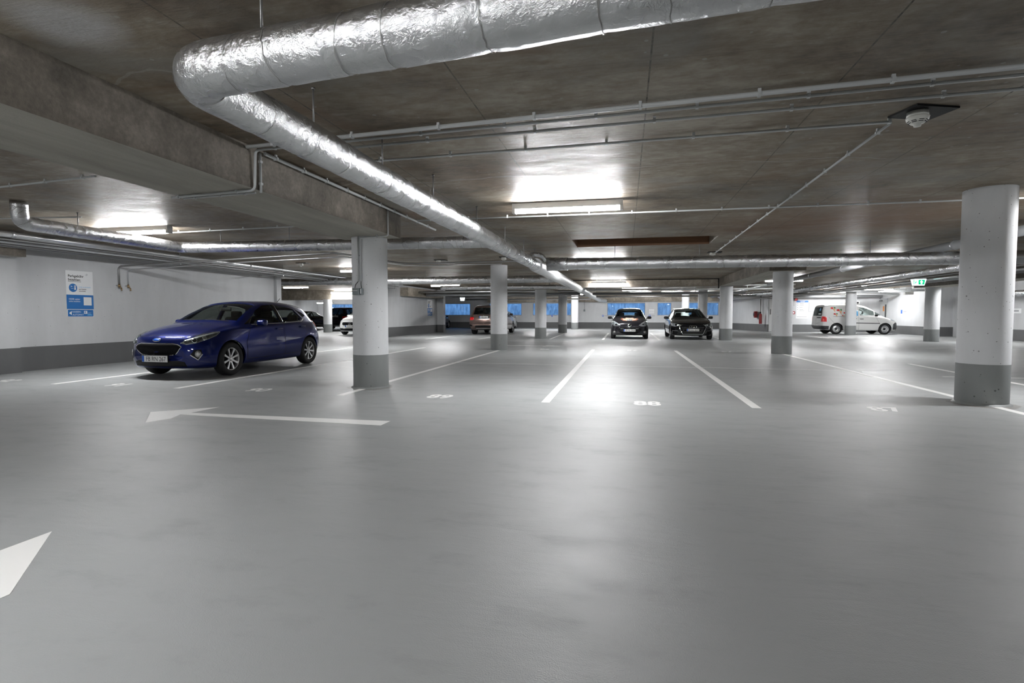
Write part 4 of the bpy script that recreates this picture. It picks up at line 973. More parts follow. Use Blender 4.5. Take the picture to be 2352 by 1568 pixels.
class Car:
    def __init__(s, spec):
        s.sp = spec; s.Lc = spec['L']; s.zs = spec.get('zscale', .95)
        s.f = {k: pchip(spec[k]) for k in ('zb', 'zt', 'zh', 'wl', 'wm', 'wb', 'wt', 'cr')}
        s.bf, s.br = spec.get('bow', (.22, .12)); s.bl = spec.get('bowlen', (1.6, .9))
        s.surface()
    def ring(s, u):
        g = lambda k: s.f[k](u)
        zb, zt, zh, wl, wm, wb, wt, cr = (g(k) for k in ('zb', 'zt', 'zh', 'wl', 'wm', 'wb', 'wt', 'cr'))
        zm = zb + (zh - zb) * s.sp.get('mid', .48)
        P = [(0, zb), (wl * .6, zb), (wl * .97, zb + .005), (wl + (wm - wl) * .5, zb + .07), (wm, zm - (zm - zb) * .35), (wm, zm), (wm - .012, zm + (zh - zm) * .45),
             (wb + .006, zh - .02), (wb - .012, zh + .012), (wb + (wt - wb) * .55, zh + (zt - cr - zh) * .55), (wt + .02, zt - cr - .03 * min(1, max(0, (zt - zh) / .4))), (wt - .05, zt - cr * .55), (wt * .55, zt - cr * .18), (0, zt)]
        return chaikin(P, 2)
    def surface(s):
        e = [0, .008, .02, .04, .07, .1, .14, .19, .25]
        us = sorted(set(e + [s.Lc - v for v in e] + list(np.linspace(.31, s.Lc - .31, 64))))
        rings = []
        for u in us:
            H = s.ring(u); ring = []
            wmax = max(p[0] for p in H) + 1e-6
            kf = max(0, 1 - u / s.bl[0]) ** 1.5; kr = max(0, 1 - (s.Lc - u) / s.bl[1]) ** 1.5
            full = H + [(-x, z) for x, z in H[-2:0:-1]]
            for x, z in full:
                q = min(1.0, abs(x) / .8)
                ring.append((x, u + s.bf * kf * q ** 2.2 - s.br * kr * q ** 2.2, z * s.zs))
            rings.append(ring)
        n = len(rings[0]); V = [v for r in rings for v in r]
        F = [(i * n + k, i * n + (k + 1) % n, (i + 1) * n + (k + 1) % n, (i + 1) * n + k) for i in range(len(rings) - 1) for k in range(n)]
        # rounded end caps: concentric rings shrinking to the centre line
        for base, sg in ((0, -1), ((len(rings) - 1) * n, 1)):
            R0 = V[base:base + n]; cz = sum(v[2] for v in R0) / n; cy = sum(v[1] for v in R0) / n
            prev = list(range(base, base + n))
            for t, bulge in ((.75, .004), (.45, .006), (.15, .007)):
                cur = []
                for v in R0:
                    cur.append(len(V)); V.append((v[0] * (t if abs(v[0]) > 0 else 1), v[1] + sg * bulge, cz + (v[2] - cz) * t))
                F += [(prev[k], prev[(k + 1) % n], cur[(k + 1) % n], cur[k]) for k in range(n)]; prev = cur
            V.append((0, cy + sg * .007, cz)); c = len(V) - 1
            F += [(prev[k], prev[(k + 1) % n], c) for k in range(n)]
        bm = bmesh.new(); vs = [bm.verts.new(v) for v in V]
        for f in F:
            try: bm.faces.new([vs[i] for i in f])
            except ValueError: pass
        bmesh.ops.remove_doubles(bm, verts=bm.verts, dist=1e-5)
        bmesh.ops.recalc_face_normals(bm, faces=bm.faces)
        s.bvh = BVHTree.FromBMesh(bm); s.mesh = bpy.data.meshes.new('body'); bm.to_mesh(s.mesh); bm.free()
    def hit(s, p, d):
        r = s.bvh.ray_cast(Vector(p), Vector(d).normalized())
        return r[0], r[1]
    def decal(s, outline, o, a, b, d, off=.004, step=.04, skirt=.012):
        """patch of the body's surface inside an outline drawn in plane (a,b) at o, seen along d; returns an MB"""
        o, a, b, d = Vector(o), Vector(a), Vector(b), Vector(d).normalized()
        P = []
        for i in range(len(outline)):
            p, q = outline[i], outline[(i + 1) % len(outline)]; L_ = math.dist(p, q); k = max(1, int(L_ / step))
            P += [(p[0] + (q[0] - p[0]) * j / k, p[1] + (q[1] - p[1]) * j / k) for j in range(k)]
        nb = len(P); xs = [p[0] for p in P]; ys = [p[1] for p in P]
        def inside(x, y):
            c = False; j = nb - 1
            for i in range(nb):
                if (P[i][1] > y) != (P[j][1] > y) and x < (P[j][0] - P[i][0]) * (y - P[i][1]) / (P[j][1] - P[i][1]) + P[i][0]: c = not c
                j = i
            return c
        pts = [Vector(p) for p in P]; g = step
        nx, ny = int((max(xs) - min(xs)) / g) + 1, int((max(ys) - min(ys)) / g) + 1
        for i in range(nx):
            for j in range(ny):
                x, y = min(xs) + (i + .5) * g, min(ys) + (j + .5) * g
                if inside(x, y) and min((x - p[0]) ** 2 + (y - p[1]) ** 2 for p in P) > (g * .35) ** 2: pts.append(Vector((x, y)))
        res = delaunay_2d_cdt(pts, [(i, (i + 1) % nb) for i in range(nb)], [], 1, 1e-6)
        V2, F2 = res[0], res[2]
        V, NN = [], []
        for v in V2:
            p = o + a * v.x + b * v.y
            h, n = s.hit(p - d * 6, d)
            if h is None:
                q = s.bvh.find_nearest(p); h, n = q[0], q[1]
            if n.dot(d) > 0: n = -n
            V.append(h); NN.append(n)
        out = [v + n * off for v, n in zip(V, NN)]
        m = MB(); m.add(out, [tuple(f) for f in F2], True)
        if skirt:
            cnt = {}
            for f in F2:
                for i in range(len(f)):
                    e = (f[i], f[(i + 1) % len(f)]); cnt[tuple(sorted(e))] = cnt.get(tuple(sorted(e)), 0) + 1
            bd = [e for e, c in cnt.items() if c == 1]; used = sorted({i for e in bd for i in e}); mp = {i: len(out) + k for k, i in enumerate(used)}
            m.add([], []); m.v += [tuple(V[i] - NN[i] * skirt) for i in used]
            m.f += [(e[0], e[1], mp[e[1]], mp[e[0]]) for e in bd]; m.s += [False] * len(bd)
        return m
    def strip(s, path, w, o, a, b, d, off=.003, step=.05):
        """thin band along a polyline on the surface"""
        m = MB()
        P = []
        for p, q in zip(path, path[1:]):
            k = max(1, int(math.dist(p, q) / step)); P += [(p[0] + (q[0] - p[0]) * j / k, p[1] + (q[1] - p[1]) * j / k) for j in range(k)]
        P.append(path[-1]); rows = []
        o, a, b, d = Vector(o), Vector(a), Vector(b), Vector(d).normalized()
        for i, p in enumerate(P):
            q0, q1 = P[max(i - 1, 0)], P[min(i + 1, len(P) - 1)]; t = (q1[0] - q0[0], q1[1] - q0[1]); l = math.hypot(*t) or 1; nn = (-t[1] / l * w / 2, t[0] / l * w / 2)
            row = []
            for sg in (-1, 1):
                x, y = p[0] + sg * nn[0], p[1] + sg * nn[1]; h, n = s.hit(o + a * x + b * y - d * 6, d)
                if h is None: q = s.bvh.find_nearest(o + a * x + b * y); h, n = q[0], q[1]
                if n.dot(d) > 0: n = -n
                row.append(h + n * off)
            rows.append(row)
        m.add([v for r in rows for v in r], [(2 * i, 2 * i + 1, 2 * i + 3, 2 * i + 2) for i in range(len(rows) - 1)], True)
        return m
def mirror(m):
    k = MB(); k.v = [(-x, y, z) for x, y, z in m.v]; k.f = [tuple(f[::-1]) for f in m.f]; k.s = list(m.s); return k
def plain(name, m, mat, parent, fix=True):
    o = bpy.data.objects.new(name, m.data(name, M[mat] if isinstance(mat, str) else mat, (0, 0, 0), fix)); COL.objects.link(o); o.parent = parent; return o
def cut(obj, cutters):
    for c in cutters:
        md = obj.modifiers.new('b', 'BOOLEAN'); md.operation = 'DIFFERENCE'; md.object = c; md.solver = 'EXACT'
    dg = bpy.context.evaluated_depsgraph_get(); me = bpy.data.meshes.new_from_object(obj.evaluated_get(dg))
    obj.modifiers.clear(); old = obj.data; obj.data = me
    for c in cutters: cm = c.data; bpy.data.objects.remove(c); bpy.data.meshes.remove(cm)
SIDE = dict(o=(0, 0, 0), a=(0, 1, 0), b=(0, 0, 1))
def wheel_meshes(R, W, rim, spokes, style):
    """tyre, rim, spokes/hub meshes about the x axis; +x is the outer face"""
    t = MB(); w = W / 2
    t.lathe([(rim * .98, w * .72), (rim * 1.03, w * .98), (R * .86, w * 1.02), (R * .96, w * .9), (R, w * .62), (R, -w * .62), (R * .96, -w * .9), (rim * 1.03, -w * .98), (rim * .98, -w * .7)], (0, 0, 0), 'x', 48)
    r = MB()
    r.lathe([(rim * 1.0, w * .80), (rim * .965, w * .82), (rim * .93, w * .72), (rim * .90, w * .1), (rim * .90, -w * .7)], (0, 0, 0), 'x', 48)
    b = MB(); b.lathe([(.001, w * .18), (rim * .9, w * .16)], (0, 0, 0), 'x', 32)
    if style == 'alloy':
        for k in range(spokes):
            an = 2 * PI * k / spokes
            c, sn = math.cos(an), math.sin(an); tg = (-sn, c)
            def P(rr, tt, x): return (x, rr * c + tt * tg[0], rr * sn + tt * tg[1])
            vs = [P(rim * .16, -.020, w * .62), P(rim * .16, .020, w * .62), P(rim * .95, .023, w * .74), P(rim * .95, -.023, w * .74), P(rim * .5, -.014, w * .66), P(rim * .5, .014, w * .66)]
            bs = [(v[0] - .03, v[1], v[2]) for v in vs]
            r.add(vs + bs, [(0, 4, 5, 1), (4, 3, 2, 5), (0, 6, 10, 4), (4, 10, 9, 3), (1, 5, 11, 7), (5, 2, 8, 11), (3, 9, 8, 2), (0, 1, 7, 6)])
        r.lathe([(.001, w * .72), (rim * .13, w * .72), (rim * .20, w * .62), (rim * .22, w * .4)], (0, 0, 0), 'x', 24)
    else:
        r.lathe([(.001, w * .3), (rim * .32, w * .32), (rim * .38, w * .56), (rim * .62, w * .60), (rim * .74, w * .3), (rim * .92, w * .3)], (0, 0, 0), 'x', 40)
        for k in range(spokes):
            an = 2 * PI * k / spokes; b.cyl((w * .36, rim * .74 * math.cos(an), rim * .74 * math.sin(an)), (w * .46, rim * .70 * math.cos(an), rim * .70 * math.sin(an)), rim * .07, 10)
        b.cyl((w * .3, 0, 0), (w * .66, 0, 0), rim * .24, 20)
    return t, r, b
def plate(root, text, u, z, face, y_of, tilt=0.0):
    """number plate: face -1 front, +1 rear (local y direction it looks)"""
    xd = Vector((1, 0, 0)) if face < 0 else Vector((-1, 0, 0)); yd = Vector((0, 0, 1)); n = xd.cross(yd)
    o = Vector((-.26 * xd.x, y_of, z))
    m = MB(); m.prism([(-.012, -.012), (.532, -.012), (.532, .122), (-.012, .122)], o - n * .012, xd, yd, n, .010); plain('plate_holder', m, 'black', root)
    m = MB(); m.prism([(0, 0), (.52, 0), (.52, .11), (0, .11)], o - n * .003, xd, yd, n, .004); p = plain('number_plate', m, 'plate', root)
    m = MB(); m.prism([(0.003, .003), (.045, .003), (.045, .107), (.003, .107)], o + n * .001, xd, yd, n, .0012); plain('country_band', m, 'euroblue', p)
    m = MB(); vs, fs = text_mesh(text, .108, o + n * .0022 + xd * .285 + yd * .017, xd, yd, 0, 'CENTER', .003, .84); m.add(vs, fs); plain('lettering', m, 'signblack', p, False)
    return p
def make_car(name, sp, label, cat, loc, rot, mirror_seats=True):
    C = Car(sp); zs = C.zs
    root = empty(name, (0, 0, 0), label, cat); root['kind'] = 'thing'
    paint = M[sp['paint']]
    R, wz = sp['R'], sp['R']; wu = sp['wheels']; tr = sp['track']
    me = C.mesh; me.materials.clear(); me.materials.append(paint)
    body = bpy.data.objects.new('body', me); COL.objects.link(body); body.parent = root
    sm = body.modifiers.new('s', 'SOLIDIFY'); sm.thickness = .028; sm.offset = -1
    cutters = []
    def cutter(m): o = bpy.data.objects.new('c', m.data('c', None)); COL.objects.link(o); cutters.append(o); return o
    sc_z = lambda poly: [(p[0], p[1] * zs) for p in poly]
    ra = sp.get('arch', R + .045)
    for u in wu:
        m = MB(); m.cyl((-1.3, u, wz), (-tr / 2 + .22, u, wz), ra, 40); cutter(m)
        m = MB(); m.cyl((tr / 2 - .22, u, wz), (1.3, u, wz), ra, 40); cutter(m)
    for poly in sp.get('side', []):
        m = MB(); m.prism(sc_z(poly), (-1.4, 0, 0), (0, 1, 0), (0, 0, 1), (1, 0, 0), 2.8); cutter(m)
    for key in ('front_glass', 'rear_glass'):
        if key in sp:
            q = sp[key]
            m = MB()
            if q.get('plane') == 'y': m.prism(sc_z(q['poly']), (0, q['u0'], 0), (1, 0, 0), (0, 0, 1), (0, 1, 0), q['depth'])
            else: m.prism(q['poly'], (0, 0, q['z0'] * zs), (1, 0, 0), (0, 1, 0), (0, 0, 1), 1.4)
            cutter(m)
    cut(body, cutters)
    for p in body.data.polygons: p.use_smooth = True
    try: body.data.set_sharp_from_angle(angle=math.radians(38))
    except Exception: pass
    # glass
    gl = sp.get('glass', 'carglass')
    for i, poly in enumerate(sp.get('side', [])):
        md = C.decal(sc_z(poly), (0, 0, 0), (0, 1, 0), (0, 0, 1), (-1, 0, 0), -.006, .07, 0)
        g2 = sp.get('side_glass', gl)
        plain('side_window', md, g2, root); plain('side_window', mirror(md), g2, root)
    for key, nm in (('front_glass', 'windscreen'), ('rear_glass', 'rear_window')):
        if key in sp:
            q = sp[key]
            if q.get('plane') == 'y': md = C.decal(sc_z(q['poly']), (0, 0, 0), (1, 0, 0), (0, 0, 1), (0, q['dir'], 0), -.006, .07, 0)
            else: md = C.decal(q['poly'], (0, 0, 0), (1, 0, 0), (0, 1, 0), (0, 0, -1), -.006, .07, 0)
            plain(nm, md, q.get('glass', gl), root)
    # wheels: tyre > rim, hub
    T, Rm, Bk = wheel_meshes(R, sp.get('tw', .19), sp['rim'], sp.get('spokes', 8), sp.get('wstyle', 'alloy'))
    tm, rm, bk = T.data('wheel', M['rubber']), Rm.data('rim', M[sp.get('rimmat', 'alloy')]), Bk.data('brake_disc', M['black'])
    for u in wu:
        for sgn in (1, -1):
            o = bpy.data.objects.new('wheel', tm); COL.objects.link(o); o.parent = root; o.location = (sgn * tr / 2, u, wz)
            o.rotation_euler = (random.uniform(0, 1), 0, 0) if sgn > 0 else (random.uniform(0, 1), 0, PI)
            for nm, d in (('rim', rm), ('brake_disc', bk)): k = bpy.data.objects.new(nm, d); COL.objects.link(k); k.parent = o
            m = MB(); x0, x1 = tr / 2 - .2, tr / 2 + .05
            arc = [(ra * math.cos(a), ra * math.sin(a)) for a in np.linspace(-.25, PI + .25, 24)]
            V = [(sgn * x0, u + c, max(.13, wz + z)) for c, z in arc] + [(sgn * (x1), u + c, max(.13, wz + z)) for c, z in arc]
            n = len(arc); m.add(V, [(i, i + 1, n + i + 1, n + i) for i in range(n - 1)] + [tuple(range(n))], False)
            plain('wheel_arch_liner', m, 'black', root)
    # cabin
    if sp.get('cabin', True):
        cu, cz, wd = sp['cabin_u'], sp.get('seat_z', .62), sp.get('seat_w', .37)
        m = MB(); m.rbox((0, cu - .72, .86 * zs), (1.3, .45, .2), .06); plain('dashboard', m, 'darkgrey', root)
        for sx in (1, -1):
            m = MB(); m.rbox((sx * wd, cu + .08, .48), (.5, .5, .16), .05); m.rbox((sx * wd, cu + .38, .78), (.48, .14, .58), .06, 3, Matrix.Rotation(-.22, 4, 'X'))
            m.rbox((sx * wd, cu + .47, 1.15 * zs), (.25, .09, .18), .04); plain('seat', m, 'seat', root)
        m = MB(); m.rbox((0, cu + 1.28, .78 * zs), (1.2, .14, .5), .06, 3, Matrix.Rotation(-.25, 4, 'X')); m.rbox((0, cu + 1.0, .5), (1.2, .5, .14), .05)
        for sx in (-.38, .38): m.rbox((sx, cu + 1.38, 1.08 * zs), (.24, .08, .15), .035)
        plain('rear_seat', m, 'seat', root)
        m = MB(); pts = [(wd + .175 * math.cos(a), cu - .42 + .07 * math.sin(a), .86 * zs + .165 * math.sin(a)) for a in np.linspace(0, 2 * PI, 25)]; m.tube(pts, .014, 8, None, False)
        m.cyl((wd, cu - .42, .86 * zs), (wd, cu - .6, .82 * zs), .04, 10); plain('steering_wheel', m, 'black', root)
        m = MB(); m.rbox((0, cu - .28 + sp.get('rv', 0), sp.get('rvz', 1.28) * zs), (.24, .03, .07), .014); plain('rear_view_mirror', m, 'black', root)
    # mirrors
    mu, mz, mx = sp['mirror']
    for sgn in (1, -1):
        m = MB(); m.rbox((sgn * (mx + .10), mu, mz * zs), (.20, .13, .13), .05); o = plain('door_mirror', m, sp.get('mirror_mat', sp['paint']), root)
        m = MB(); m.cyl((sgn * (mx - .06), mu - .01, mz * zs - .05), (sgn * (mx + .05), mu, mz * zs - .03), .022, 10); plain('mirror_arm', m, 'black', o)
    # door seams and handles on both sides
    for path in sp.get('seams', []):
        md = C.strip(sc_z(path), .008, (0, 0, 0), (0, 1, 0), (0, 0, 1), (-1, 0, 0)); plain('door_seam', md, 'black', root); plain('door_seam', mirror(md), 'black', root)
    for (u, z) in sp.get('handles', []):
        h, n = C.hit((3, u, z * zs), (-1, 0, 0))
        for sgn in (1, -1):
            m = MB(); m.rbox((sgn * (h.x + .018), u, z * zs), (.03, .2, .035), .012); plain('door_handle', m, sp.get('handle_mat', sp['paint']), root)
    for (nm, mat, outline, view, off, both) in sp.get('decals', []):
        V = {'front': dict(o=(0, 0, 0), a=(1, 0, 0), b=(0, 0, 1), d=(0, 1, 0)), 'rear': dict(o=(0, 0, 0), a=(1, 0, 0), b=(0, 0, 1), d=(0, -1, 0)),
             'side': dict(o=(0, 0, 0), a=(0, 1, 0), b=(0, 0, 1), d=(-1, 0, 0)), 'top': dict(o=(0, 0, 0), a=(1, 0, 0), b=(0, 1, 0), d=(0, 0, -1)),
             'diag': dict(o=(0, 0, 0), a=(.7071, .7071, 0), b=(0, 0, 1), d=(-.7071, .7071, 0)),
             'rdiag': dict(o=(0, sp['L'], 0), a=(.7071, -.7071, 0), b=(0, 0, 1), d=(-.7071, -.7071, 0))}[view]
        ol = outline if view == 'top' else sc_z(outline)
        md = C.decal(ol, V['o'], V['a'], V['b'], V['d'], off, sp.get('dstep', .03))
        o = plain(nm, md, mat, root)
        if both: plain(nm, mirror(md), mat, root)
    for (nm, mat, path, w, view, both) in sp.get('strips', []):
        V = {'front': ((1, 0, 0), (0, 0, 1), (0, 1, 0)), 'rear': ((1, 0, 0), (0, 0, 1), (0, -1, 0)), 'side': ((0, 1, 0), (0, 0, 1), (-1, 0, 0)), 'top': ((1, 0, 0), (0, 1, 0), (0, 0, -1)), 'diag': ((.7071, .7071, 0), (0, 0, 1), (-.7071, .7071, 0))}[view]
        md = C.strip(path if view == 'top' else sc_z(path), w, (0, 0, 0), V[0], V[1], V[2], .006, .03); plain(nm, md, mat, root)
        if both: plain(nm, mirror(md), mat, root)
    if 'front_plate' in sp:
        t, z = sp['front_plate']; h, n = C.hit((.2, -3, (z + .055) * zs), (0, 1, 0)); h0, _ = C.hit((0, -3, (z + .055) * zs), (0, 1, 0)); plate(root, t, 0, z * zs, -1, h0.y - .012)
    if 'rear_plate' in sp:
        t, z = sp['rear_plate']; h, n = C.hit((0, 9, (z + .055) * zs), (0, -1, 0)); plate(root, t, 0, z * zs, 1, h.y + .012)
    root.location = loc; root.rotation_euler = (0, 0, rot)
    return root, C
def circ(cx, cz, r, n=20, sq=1.0): return [(cx + r * math.cos(2 * PI * k / n), cz + r * sq * math.sin(2 * PI * k / n)) for k in range(n)]
def ringpath(cx, cz, r, n=24, sq=1.0): return [(cx + r * math.cos(2 * PI * k / n), cz + r * sq * math.sin(2 * PI * k / n)) for k in range(n + 1)]
# ------------------------------------------------------------------ car shapes
HATCH = dict(L=4.04, zb=[(0,.34),(.04,.24),(.12,.19),(.4,.17),(3.6,.18),(3.9,.24),(4.0,.32),(4.04,.42)],
 zt=[(0,.60),(.03,.70),(.1,.775),(.3,.865),(.7,.965),(1.05,1.03),(1.2,1.11),(1.5,1.275),(1.8,1.40),(2.1,1.46),(2.5,1.476),(2.9,1.458),(3.3,1.41),(3.55,1.35),(3.66,1.26),(3.8,1.09),(3.92,.96),(4.0,.86),(4.04,.66)],
 zh=[(0,.52),(.03,.60),(.1,.68),(.3,.77),(.7,.865),(1.05,.905),(1.5,.925),(2.2,.945),(3.0,.975),(3.5,1.0),(3.8,.96),(3.95,.86),(4.04,.6)],
 wl=[(0,.45),(.05,.58),(.15,.70),(.5,.80),(3.5,.80),(3.9,.68),(4.04,.5)],
 wm=[(0,.50),(.03,.62),(.1,.73),(.25,.81),(.6,.86),(1.2,.86),(2.5,.865),(3.3,.865),(3.7,.83),(3.9,.77),(4.0,.69),(4.04,.55)],
 wb=[(0,.46),(.03,.56),(.1,.65),(.3,.72),(.7,.775),(1.05,.80),(1.5,.82),(2.2,.828),(3.0,.805),(3.5,.75),(3.8,.70),(3.95,.63),(4.04,.5)],
 wt=[(0,.40),(.03,.48),(.1,.55),(.3,.61),(.7,.665),(1.05,.695),(1.3,.655),(1.6,.60),(2.0,.565),(2.5,.555),(3.0,.545),(3.4,.53),(3.66,.525),(3.8,.55),(3.95,.55),(4.04,.45)],
 cr=[(0,.03),(.3,.045),(1.05,.06),(1.4,.06),(2,.06),(3.5,.05),(4.04,.03)],
 wheels=(.83, 3.323), track=1.50, R=.305, rim=.205, tw=.195, spokes=8,
 side=[[(1.40,.985),(2.35,1.0),(2.34,1.385),(2.05,1.365),(1.76,1.255)], [(2.44,1.0),(3.10,1.03),(3.22,1.08),(3.04,1.29),(2.8,1.34),(2.42,1.365)], [(3.27,1.10),(3.44,1.14),(3.36,1.21),(3.13,1.275)]],
 front_glass=dict(poly=[(-.655,1.19),(-.3,1.12),(.3,1.12),(.655,1.19),(.545,1.86),(.25,1.91),(-.25,1.91),(-.545,1.86)], z0=.95),
 rear_glass=dict(poly=[(-.44,3.60),(.44,3.60),(.48,3.79),(-.48,3.79)], z0=.95),
 cabin_u=2.0, mirror=(1.56,1.0,.84), handles=[(2.22,.865),(3.08,.895)],
 seams=[[(1.24,.30),(1.22,.62),(1.40,.95)], [(2.40,.27),(2.40,1.0)], [(2.92,.32),(3.02,.52),(3.24,.76),(3.25,1.05)], [(1.24,.29),(2.92,.31)]])
def vary(base, L, W, H, **kw):
    """another car from a base shape: stretched to length L, width W, height H"""
    s = {}; fu, fw, fz = L / base['L'], W / 1.73, H / 1.476
    for k in ('zb', 'zt', 'zh', 'cr'): s[k] = [(u * fu, v * fz) for u, v in base[k]]
    for k in ('wl', 'wm', 'wb', 'wt'): s[k] = [(u * fu, v * fw) for u, v in base[k]]
    s['side'] = [[(u * fu, z * fz) for u, z in p] for p in base['side']]
    for k in ('front_glass', 'rear_glass'): s[k] = dict(poly=[(x * fw, u * fu) for x, u in base[k]['poly']], z0=base[k]['z0'] * fz)
    s['handles'] = [(u * fu, z * fz) for u, z in base['handles']]; s['seams'] = [[(u * fu, z * fz) for u, z in p] for p in base['seams']]
    m = base['mirror']; s['mirror'] = (m[0] * fu, m[1] * fz, m[2] * fw)
    for k in ('wheels', 'track', 'R', 'rim', 'tw', 'spokes', 'cabin_u'): s[k] = base[k]
    s['L'] = L; s['zscale'] = 1.0; s.update(kw); return s
hl = [(.37,.655),(.45,.628),(.60,.655),(.78,.715),(.92,.775),(.985,.838),(.86,.83),(.66,.782),(.48,.715)]
gr = [(-.455,.585),(-.40,.625),(-.32,.645),(.32,.645),(.40,.625),(.455,.585),(.41,.52),(.345,.458),(.27,.44),(-.27,.44),(-.345,.458),(-.41,.52)]
BLUE = dict(HATCH, zscale=.955, paint='paint_blue', front_plate=('FB RN 267', .318), side_glass='midglass', handle_mat='paint_blue',
 decals=[('grille', 'mesh', gr, 'front', .010, False), ('lower_intake', 'black', [(-.52,.235),(.52,.235),(.50,.315),(.40,.34),(-.40,.34),(-.50,.315)], 'front', .004, False),
  ('headlight', 'lampdark', hl, 'diag', .007, True), ('lamp_projector', 'chrome', circ(.575, .695, .044), 'diag', .012, True), ('lamp_projector', 'blackgloss', circ(.575, .695, .030), 'diag', .015, True), ('daytime_light', 'lampbowl', [(.42,.70),(.66,.765),(.86,.815),(.96,.826),(.84,.795),(.66,.74),(.46,.682)], 'diag', .012, True),
  ('lamp_projector', 'chrome', circ(.73, .728, .034), 'diag', .0125, True), ('headlight_cover', 'lens', hl, 'diag', .020, True),
  ('fog_light_bezel', 'black', [(.505,.44),(.56,.53),(.675,.535),(.69,.45),(.62,.35)], 'diag', .004, True), ('fog_light', 'darksteel', circ(.622, .455, .048, 20, 1.3), 'diag', .009, True), ('fog_light_lens', 'lampbowl', circ(.622, .455, .026, 16, 1.3), 'diag', .012, True),
  ('badge', 'chrome', circ(0, .712, .082, 28, .40), 'front', .006, False), ('badge_centre', 'euroblue', circ(0, .712, .070, 28, .33), 'front', .009, False),
  ('tail_light', 'redlens', [(3.64,1.03),(3.80,1.04),(3.97,.93),(4.0,.78),(3.88,.76),(3.76,.90)], 'side', .008, True),
  ('door_pillar_trim', 'blackgloss', [(2.345,1.0),(2.445,1.0),(2.425,1.385),(2.335,1.385)], 'side', .004, True), ('mirror_triangle', 'blackgloss', [(1.27,.975),(1.41,.985),(1.62,1.15)], 'side', .004, True)],
 strips=[('grille_frame', 'chrome', gr + gr[:1], .020, 'front', False), ('fog_light_frame', 'chrome', [(.505,.44),(.62,.35),(.69,.45)], .014, 'diag', True), ('headlight_frame', 'chrome', hl[:6], .010, 'diag', True),
  ('wiper', 'black', [(.55,1.12),(.02,1.135)], .02, 'top', False), ('wiper', 'black', [(-.08,1.12),(-.5,1.16)], .02, 'top', False), ('window_trim', 'steel', [(1.44,.965),(2.4,.982),(3.12,1.012),(3.26,1.07)], .014, 'side', True),
  ('bonnet_seam', 'black', [(-.60,.30),(-.45,.15),(0,.115),(.45,.15),(.60,.30)], .007, 'top', False), ('bonnet_seam', 'black', [(.60,.30),(.66,.65),(.66,1.02)], .007, 'top', True)])
car, C = make_car('hatchback_car', BLUE, 'shiny deep blue five-door hatchback parked by the wall sign', 'car', (-7.77, 7.66, 0), 0.0); car.scale = (.98, .98, .985)
h, n = C.hit((0, 3.3, 4), (0, 0, -1)); m = MB(); m.cyl((0, 3.3, h.z - .005), (0, 3.3, h.z + .02), .02, 10); m.cyl((0, 3.3, h.z + .01), (0, 3.47, h.z + .14), .006, 8); plain('antenna', m, 'black', car)
# small charcoal hatchback with a flame painting on the bonnet
f_hl = [(.40,.65),(.50,.60),(.70,.60),(.79,.69),(.805,.82),(.70,.84),(.56,.77)]
f_gr = [(-.53,.50),(-.40,.515),(.40,.515),(.53,.50),(.47,.36),(.34,.27),(.15,.235),(-.15,.235),(-.34,.27),(-.47,.36)]
def flame(k):
    return [(x, .27 + (u - .30) * 1.65) for x, u in {0: [(-.12,.30),(-.30,.34),(-.42,.52),(-.30,.47),(-.40,.66),(-.22,.54),(-.16,.70),(0,.58),(.16,.70),(.22,.54),(.40,.66),(.30,.47),(.42,.52),(.30,.34),(.12,.30)],
            1: [(-.12,.32),(-.27,.40),(-.32,.55),(-.20,.52),(-.14,.66),(0,.60),(.14,.66),(.20,.52),(.32,.55),(.27,.40),(.12,.32)], 2: [(-.11,.30),(.11,.30),(.13,.40),(.05,.46),(-.05,.46),(-.13,.40)]}[k]]
CHAR = vary(HATCH, 3.89, 1.695, 1.475, paint='paint_char', wheels=(.80,3.29), front_plate=('FB MJ 2908', .36), mirror_mat='black', rv=-.02, rvz=1.31,
 decals=[('grille', 'mesh', f_gr, 'front', .004, False), ('headlight', 'lampbowl', f_hl, 'front', .003, True), ('lamp_projector', 'blackgloss', circ(.60,.68,.04), 'front', .007, True), ('headlight_cover', 'lens', f_hl, 'front', .014, True),
  ('fog_light', 'darksteel', circ(.68,.345,.05), 'front', .006, True), ('fog_light_lens', 'lampbowl', circ(.68,.345,.025), 'front', .009, True), ('badge', 'chrome', circ(0,.65,.085,28,.85), 'front', .007, False), ('badge_centre', 'blackgloss', circ(0,.655,.055,24,.7), 'front', .010, False),
  ('flame_painting', 'flame', flame(0), 'top', .003, False), ('flame_centre', 'flame2', flame(1), 'top', .005, False), ('flame_eye_panel', 'signgrey', flame(2), 'top', .007, False), ('flame_eye', 'signwhite', circ(.05,.40,.04), 'top', .009, True)],
 strips=[('grille_bar', 'chrome', [(-.40,.49),(.40,.49)], .016, 'front', False), ('fog_light_frame', 'chrome', ringpath(.68,.345,.055), .012, 'front', True), ('upper_slit', 'black', [(-.30,.735),(0,.715),(.30,.735)], .018, 'front', False)])
car, C = make_car('hatchback_car', CHAR, 'small charcoal hatchback with an orange flame painting on its bonnet', 'car', (.17, 24.45, 0), 0.0); car.scale = (.975, .975, .955)
